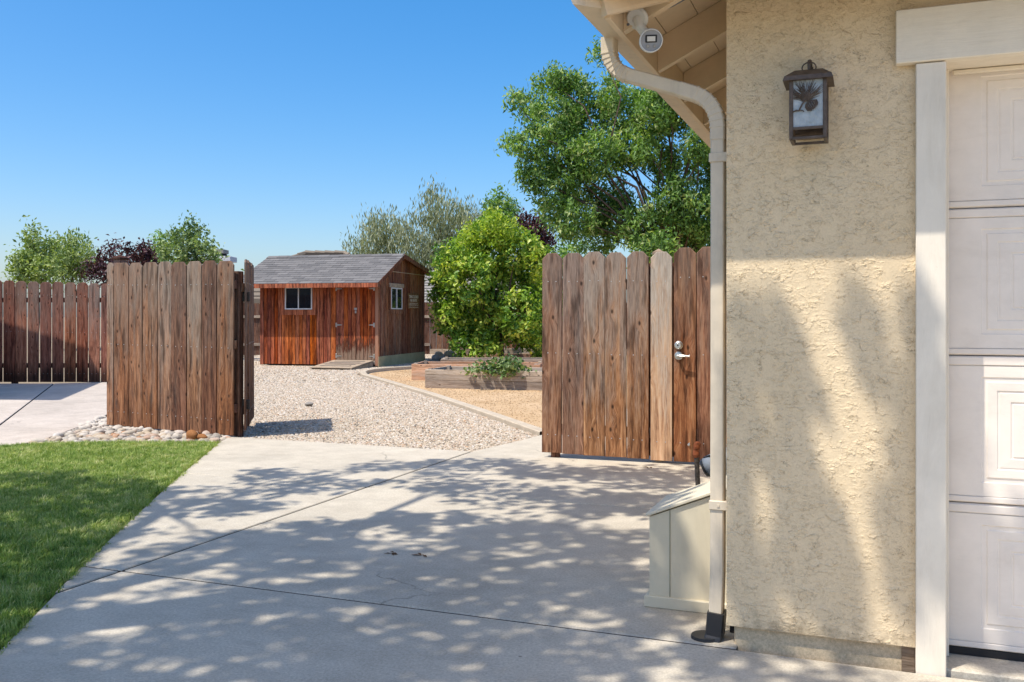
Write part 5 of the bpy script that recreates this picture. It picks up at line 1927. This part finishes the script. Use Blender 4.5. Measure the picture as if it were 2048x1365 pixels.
WIL = [(735, 455, 22), (770, 462, 34), (720, 490, 24), (812, 470, 36), (755, 500, 36), (868, 425, 34), (866, 395, 20), (895, 440, 36), (905, 470, 40), (940, 430, 22), (938, 455, 26), (830, 510, 38), (880, 510, 42), (790, 520, 36), (850, 540, 40), (730, 520, 26), (925, 520, 40)]
tree('willow_tree', 'wispy grey green willow rising behind the shed roof', WIL, 42, M['willow'], 850, 1.8, .2, .24, .2, 75, .5, sub=18, droop=2.0, up=.05, depth=2.0)
tree('dark_tree', 'small dark green tree top between the willow and the lemon tree', [(992, 400, 12), (985, 425, 24), (1008, 420, 20), (1020, 425, 14), (990, 455, 26), (1025, 445, 16), (1003, 385, 8)], 44, M['ash'], 1000, 2, .12, .2, .4, 110, .4, sub=18)
tree('plum_tree', 'purple leaved plum peeking over the right of the lemon tree', [(1060, 450, 18), (1075, 455, 20), (1050, 435, 10), (1085, 475, 22), (1068, 480, 24), (1090, 490, 12)], 40, M['plum'], 1070, 2, .12, .18, .5, 110, .35, sub=18)
tree('light_tree', 'pointed light green tree at the far left over the back fence', [(66, 472, 10), (62, 492, 20), (48, 520, 22), (80, 515, 26), (95, 492, 16), (55, 548, 30), (95, 545, 28), (38, 540, 16), (68, 455, 6)], 36, M['olive'], 70, 2, .1, .17, .46, 130, .35, sub=20)
tree('light_tree', 'wispy pale green tree just left of the purple plum', [(130, 495, 20), (150, 488, 18), (118, 520, 26), (160, 515, 26), (140, 540, 30), (175, 530, 18), (180, 500, 8)], 38, M['olive'], 145, 2, .1, .2, .32, 110, .4, sub=20, droop=.8)
tree('plum_tree', 'purple plum tree with an airy top beside the tall fence post', [(232, 500, 14), (250, 502, 10), (212, 520, 20), (195, 545, 22), (235, 530, 20), (215, 550, 22)], 33, M['plum'], 215, 2, .1, .15, .5, 130, .3, sub=18)
tree('plum_tree', 'dense purple plum tree left of the upright pear', [(285, 503, 16), (270, 510, 13), (300, 515, 16), (282, 525, 20)], 34, M['plum'], 285, 2, .1, .15, .5, 150, .3, sub=20)
tree('dark_tree', 'thin dark green tree between the plum and the upright pear', [(325, 480, 14), (318, 495, 16), (335, 495, 14), (320, 520, 22)], 40, M['ash'], 325, 2, .1, .18, .4, 100, .35, sub=16)
PEAR = [(384, 445, 7), (372, 458, 10), (385, 465, 14), (360, 470, 12), (402, 462, 10), (350, 488, 18), (375, 490, 22), (405, 488, 18), (425, 498, 10), (345, 515, 24), (380, 520, 26), (410, 515, 22), (430, 518, 9), (330, 505, 14)]
tree('pear_tree', 'upright pear tree with light green shoots behind the weathered panel', PEAR, 26, M['upright'], 380, 1.6, .08, .12, .5, 240, .2, sub=16, up=.2)
tree('lime_bush', 'bright yellow green bush glimpsed left of the open gate leaf', [(474, 560, 14), (472, 578, 14), (482, 572, 12), (470, 592, 10)], 33, M['citrus_new'], 474, 1, .06, .15, .5, 100, .25, cat='bush', sub=12)
tree('far_tree', 'distant low green tree just left of the closed gate top', [(1125, 500, 14), (1145, 495, 16), (1165, 500, 16), (1110, 508, 12), (1135, 515, 18)], 55, M['ash'], 1140, 2, .15, .28, .45, 40, .5, sub=14)

# leafy plant in the near bed
q0 = at(1010, None, 16.3)
bp = thing('bed_plant', 'low leafy squash plant spilling over the near raised bed', 'plant', (q0.x, q0.y, .17))
bl = []
for (x_, y_, r_) in [(955, 742, 12), (975, 738, 16), (1000, 733, 20), (1025, 734, 20), (1045, 741, 14), (935, 745, 8), (1015, 742, 20), (985, 745, 14), (1060, 746, 8)]:
    q = at(x_, y_, 16.2 + random.uniform(-.15, .25))
    bl.append(((q.x - q0.x, q.y - q0.y, q.z - .17), r_ * 16.3 / 1850))
bl = [((c[0], c[1], c[2] + .03), r * .75) for c, r in bl]
P_, C_, T_ = blob_points(bl, 1500, .10, .4, 4)
leaf_cloud('leaves', P_, .085, .8, M['squash'], bp, T_, .7)
MB().tube([(-.3, 0, .0), (-.1, .02, .06), (.15, 0, .05), (.4, .02, .02)], .008, 6).obj('stem', M['bark'], bp)

# shade tree on the lawn side, above and left of the view: its shadow lies over lawn, drive and wall
random.seed(33)
rng = np.random.default_rng(77)
stt = thing('shade_tree', 'broad leafy shade tree whose dappled shadow lies across the driveway', 'tree', (-4.9, 0.6, 0))
SH = []


def shade(gx, gy, r, h, gz=0.0):
    t = (h - gz) / TO_SUN.z
    SH.append(((gx + TO_SUN.x * t + 4.9, gy + TO_SUN.y * t - 0.6, h), r))


# hand-placed masses read off the ground, in photo columns and rows: (x, y, radius in metres)
MASS = [(560, 955, .42), (640, 975, .40), (760, 935, .30), (880, 930, .38), (1000, 930, .42), (1100, 945, .45), (1220, 950, .5), (1330, 965, .5), (1395, 940, .3),
        (430, 990, .45), (470, 1020, .35), (540, 1010, .25), (900, 965, .45), (1010, 985, .5), (1130, 1000, .5), (1250, 1010, .5), (1350, 1010, .45),
        (620, 1060, .35), (720, 1060, .45), (830, 1050, .4), (950, 1060, .45), (1070, 1070, .48), (1190, 1080, .45), (1290, 1090, .4),
        (400, 1090, .4), (500, 1110, .42), (610, 1120, .42), (730, 1120, .42), (850, 1130, .42), (960, 1130, .4), (1080, 1150, .42), (1200, 1170, .4), (1290, 1170, .35),
        (330, 1130, .3), (480, 1160, .3), (600, 1180, .34), (720, 1180, .36), (860, 1200, .36), (1000, 1220, .36), (1130, 1240, .36), (1260, 1220, .3), (1340, 1250, .3),
        (420, 1230, .28), (560, 1250, .34), (700, 1260, .36), (840, 1280, .36), (980, 1300, .36), (1120, 1320, .34), (1250, 1310, .28), (1370, 1300, .25),
        (350, 1290, .26), (480, 1320, .32), (620, 1340, .34), (770, 1350, .34), (920, 1360, .34), (1080, 1370, .3), (200, 1330, .22), (300, 1350, .26), (180, 1230, .18), (280, 1210, .2),
        (1650, 1350, .2), (1500, 1330, .25),
        (60, 960, .45), (150, 975, .45), (240, 985, .4), (30, 1010, .45), (110, 1020, .45), (200, 1030, .4), (280, 1010, .3), (20, 1070, .4), (100, 1080, .3), (190, 1085, .3), (60, 1130, .32), (20, 1180, .3), (110, 1170, .25), (40, 1240, .2), (-80, 1000, .6), (-90, 1080, .5), (-120, 1180, .5)]
for (x_, y_, r_) in MASS:
    g_ = at(x_, y_)
    shade(g_.x + random.uniform(-.06, .06), g_.y + random.uniform(-.06, .06), r_ * random.uniform(.85, 1.05), random.uniform(5.0, 6.8))
for k in range(16):   # nearer part of the canopy, its shade falls below the frame
    gx, gy = random.uniform(-3.6, -0.6), random.uniform(1.2, 2.6)
    shade(gx, gy, random.uniform(.35, .6), random.uniform(6, 7.5))
WALL = [(1500, 660, .07), (1560, 670, .09), (1590, 740, .09), (1520, 750, .10), (1475, 800, .08), (1580, 830, .10), (1500, 850, .06), (1600, 930, .05), (1470, 930, .05),
        (1655, 1060, .08), (1680, 1130, .08), (1650, 1200, .06), (1480, 1120, .08), (1580, 1130, .05), (1700, 1230, .06), (1500, 1210, .08), (1600, 1010, .04),
        (1728, 650, .02), (1742, 710, .03), (1755, 765, .022), (1788, 1040, .03), (1803, 1110, .04), (1812, 1190, .035),
        (1850, 660, .03), (1852, 760, .06), (1852, 880, .08), (1852, 1010, .09), (1855, 1140, .09), (1965, 950, .07), (2030, 960, .12), (1960, 1010, .10), (2000, 1100, .12), (1950, 1200, .12), (2040, 1200, .12)]
WS = []
for (x_, y_, r_) in WALL:
    k_ = (x_ - 1024) / 1850
    X_ = YW * (k_ * CS - SN) / (CS + k_ * SN)
    z_ = CAMH - (y_ - 632) / 1850 * (-SN * X_ + CS * YW)
    WS.append(len(SH))
    shade(X_, YW, r_ * .55, random.uniform(6.0, 7.2), z_)
SG = [b_ for k_, b_ in enumerate(SH) if k_ not in WS]
SWALL = [SH[k_] for k_ in WS]
P_, C_, T_ = blob_points(SG, 128, .15, .2, 9)
# the canopy opens where the sun reaches the garage wall
tt = (P_[:, 1] + .6 - YW) / TO_SUN.y
hx, hz = P_[:, 0] - 4.9 - TO_SUN.x * tt, P_[:, 2] - TO_SUN.z * tt
ok = ~((hx > -.62) & (hx < 1.6) & (hz > .06) & (hz < 2.0) & (tt > 0))
P_, T_ = P_[ok], T_[ok]
Pw, Cw, Tw = blob_points(SWALL, 1000, .035, .2, 7)
P_, T_ = np.concatenate([P_, Pw]), np.concatenate([T_, Tw])
leaf_cloud('crown', P_, .135, .55, M['ash'], stt, T_, .6)
lb = [s for k, s in enumerate(SG) if k % 2 == 0]
b = limbs((0, 0, 0), (.15, .2, 3.6), [], .22)
hubs = [Vector((.3, 2.0, 5.6)), Vector((2.0, 1.2, 5.7)), Vector((-.2, -.4, 5.6)), Vector((2.8, 2.8, 5.7)), Vector((-1.0, 1.8, 5.5)), Vector((2.2, -.8, 5.8))]
for hb_ in hubs:
    f_ = Vector((.15, .2, 3.5))
    b.tube([f_, f_.lerp(hb_, .4) + Vector((0, 0, .5)), hb_], [.11, .08, .045], 8)
for (c, r) in lb:
    c = Vector(c)
    hb_ = min(hubs, key=lambda h_: (h_ - c).length)
    b.tube([hb_, hb_.lerp(c, .5) + Vector((0, 0, .12)), c], [.03, .018, .006], 5)
b.obj('trunk', M['bark'], stt, smooth=True)

# ------------------------------------------------------------------ neighbours
def box_house(name, label, cpx, d, w, dep, eave_z, ridge_z, wall_mat, roof_mat, rz_, hip=True, over=.5, ridge=.35):
    p = at(cpx, None, d)
    t = thing(name, label, 'house', (p.x, p.y, 0), rz_)
    MB().box((-w / 2, -dep / 2, -.1), (w / 2, dep / 2, eave_z)).obj('wall', wall_mat, t)
    W_, D_ = w / 2 + over, dep / 2 + over
    r_ = w / 2 * ridge if hip else W_
    b = MB()
    e = eave_z - .05
    b.add([(-W_, -D_, e), (W_, -D_, e), (W_, D_, e), (-W_, D_, e), (-r_, 0, ridge_z), (r_, 0, ridge_z), (-W_, -D_, e - .18), (W_, -D_, e - .18), (W_, D_, e - .18), (-W_, D_, e - .18)],
          [(0, 1, 5, 4), (1, 2, 5), (2, 3, 4, 5), (3, 0, 4), (6, 7, 1, 0), (7, 8, 2, 1), (8, 9, 3, 2), (9, 6, 0, 3), (6, 9, 8, 7)])
    ro = b.obj('roof', roof_mat, t)
    # courses of tiles on the slope that shows, as thin battens of real relief
    cb_ = MB()
    n_ = 11
    for k in range(n_):
        s = (k + .5) / n_
        y_ = -D_ * (1 - s) - .012
        z_ = e + (ridge_z - e) * s + .02
        h_ = (W_ * (1 - s) + r_ * s)
        cb_.box((-h_, y_ - .02, z_ - .02), (h_, y_ + .05, z_ + .02))
    tag(cb_.obj('tile_course', roof_mat, ro), kind='stuff')
    cb_ = MB()
    for (a_, c_) in (((-r_, 0, ridge_z), (r_, 0, ridge_z)), ((-W_, -D_, e), (-r_, 0, ridge_z)), ((W_, -D_, e), (r_, 0, ridge_z))):
        A_, C_ = Vector(a_), Vector(c_)
        m_ = max(2, int((C_ - A_).length / .38))
        for i in range(m_):
            p0, p1 = A_.lerp(C_, i / m_), A_.lerp(C_, (i + 1) / m_ + .01)
            cb_.tube([p0 + Vector((0, 0, .05)), p1 + Vector((0, 0, .03))], [.13, .11], 6)
    tag(cb_.obj('ridge_tile', roof_mat, ro), kind='stuff')
    return t


wallm = mat_plain('pale_house_stucco', (0.48, 0.44, 0.38), .9, .2)
box_house('neighbour_house', 'house with a brown tiled hip roof peeking over the shed ridge', 650, 41.5, 8.0, 6.5, 2.0, 4.02, wallm, M['tile'], YAW, True, .6, .22)
box_house('neighbour_house', 'house with a pale shingle roof between the shed and the lemon tree', 935, 38, 6.0, 6.0, 1.72, 2.95, wallm, M['grey_tile'], YAW, True, .5, .75)
# boxed chimney on the far left house
pc = at(440, None, 44)
ch = thing('chimney', 'white boxed chimney with a flat metal cap above the board panel', 'chimney', (pc.x, pc.y, 0), YAW)
k_ = 44 / 1850
wmat = mat_plain('white_chimney_paint', (0.62, 0.62, 0.64), .7, .3)
MB().box((-.45, -.4, 0), (.48, .4, CAMH + 108 * k_ - .02)).obj('shaft', wmat, ch)
MB().box((-.58, -.52, CAMH + 108 * k_ - .02), (.66, .52, CAMH + 118 * k_), bev=.02).obj('crown_slab', wmat, ch)
MB().box((-.35, -.3, CAMH + 118 * k_), (.24, .3, CAMH + 124 * k_)).obj('flue', M['dark_in'], ch)
MB().box((-.45, -.4, CAMH + 124 * k_), (.30, .4, CAMH + 132 * k_), bev=.02).obj('flue_cap', M['grey_tile'], ch)

# neighbour's house left of the frame: its eave shades the pad and the back fence
A_ = cl(-8.43, 12.70)
B_ = cl(-9.4, 16.2)
d1 = (B_ - A_).normalized()
d2 = Vector((-CS, -SN, 0))
nh = thing('neighbour_house', 'tan house left of the concrete pad that shades the back fence', 'house', (A_.x, A_.y, 0))
b = MB()
eh = 3.75
P0, P1 = Vector((0, 0, eh)), d1 * 4.2 + Vector((0, 0, eh))
v = [P0, P1, P1 + d2 * 5 + Vector((0, 0, 1.6)), P0 + d2 * 5 + Vector((0, 0, 1.6))]
v = v + [p_ + Vector((0, 0, .12)) for p_ in v]
b.add(v, [(0, 1, 2, 3), (7, 6, 5, 4), (0, 4, 5, 1), (1, 5, 6, 2), (2, 6, 7, 3), (3, 7, 4, 0)])
b.obj('roof', M['tile'], nh)
b = MB()
q = [P0 + d2 * .8 + d1 * .5, P1 + d2 * .8 - d1 * .5, P1 + d2 * 6 - d1 * .5, P0 + d2 * 6 + d1 * .5]
b.prism([(p_.x, p_.y) for p_ in q], -.1, eh + .1)
b.obj('wall', wallm, nh)

# ------------------------------------------------------------------ litter on the concrete
leafm = mat_plain('dry_leaf', (0.14, 0.07, 0.03), .9)
random.seed(2)
for k, (x_, y_, lab) in enumerate(((785, 1107, 'curled dry leaf scrap in the middle of the shaded slab'), (842, 1112, 'tiny dry leaf scrap right of the curled one'), (1297, 936, 'brown leaf lying in front of the walk gate'))):
    g_ = at(x_, y_)
    b = MB()
    for i in range(5):
        a = random.uniform(0, 6.28); l_ = random.uniform(.012, .03)
        ox, oy = random.uniform(-.012, .012), random.uniform(-.01, .01)
        w_ = l_ * .3
        b.add([(ox, oy, .002), (ox + l_ * math.cos(a) - w_ * math.sin(a), oy + l_ * math.sin(a) + w_ * math.cos(a), .008), (ox + 2 * l_ * math.cos(a), oy + 2 * l_ * math.sin(a), .003), (ox + l_ * math.cos(a) + w_ * math.sin(a), oy + l_ * math.sin(a) - w_ * math.cos(a), .006)], [(0, 3, 2, 1)])
    tag(b.obj('dry_leaf', leafm, None, (g_.x, g_.y, 0)), lab, 'leaf')
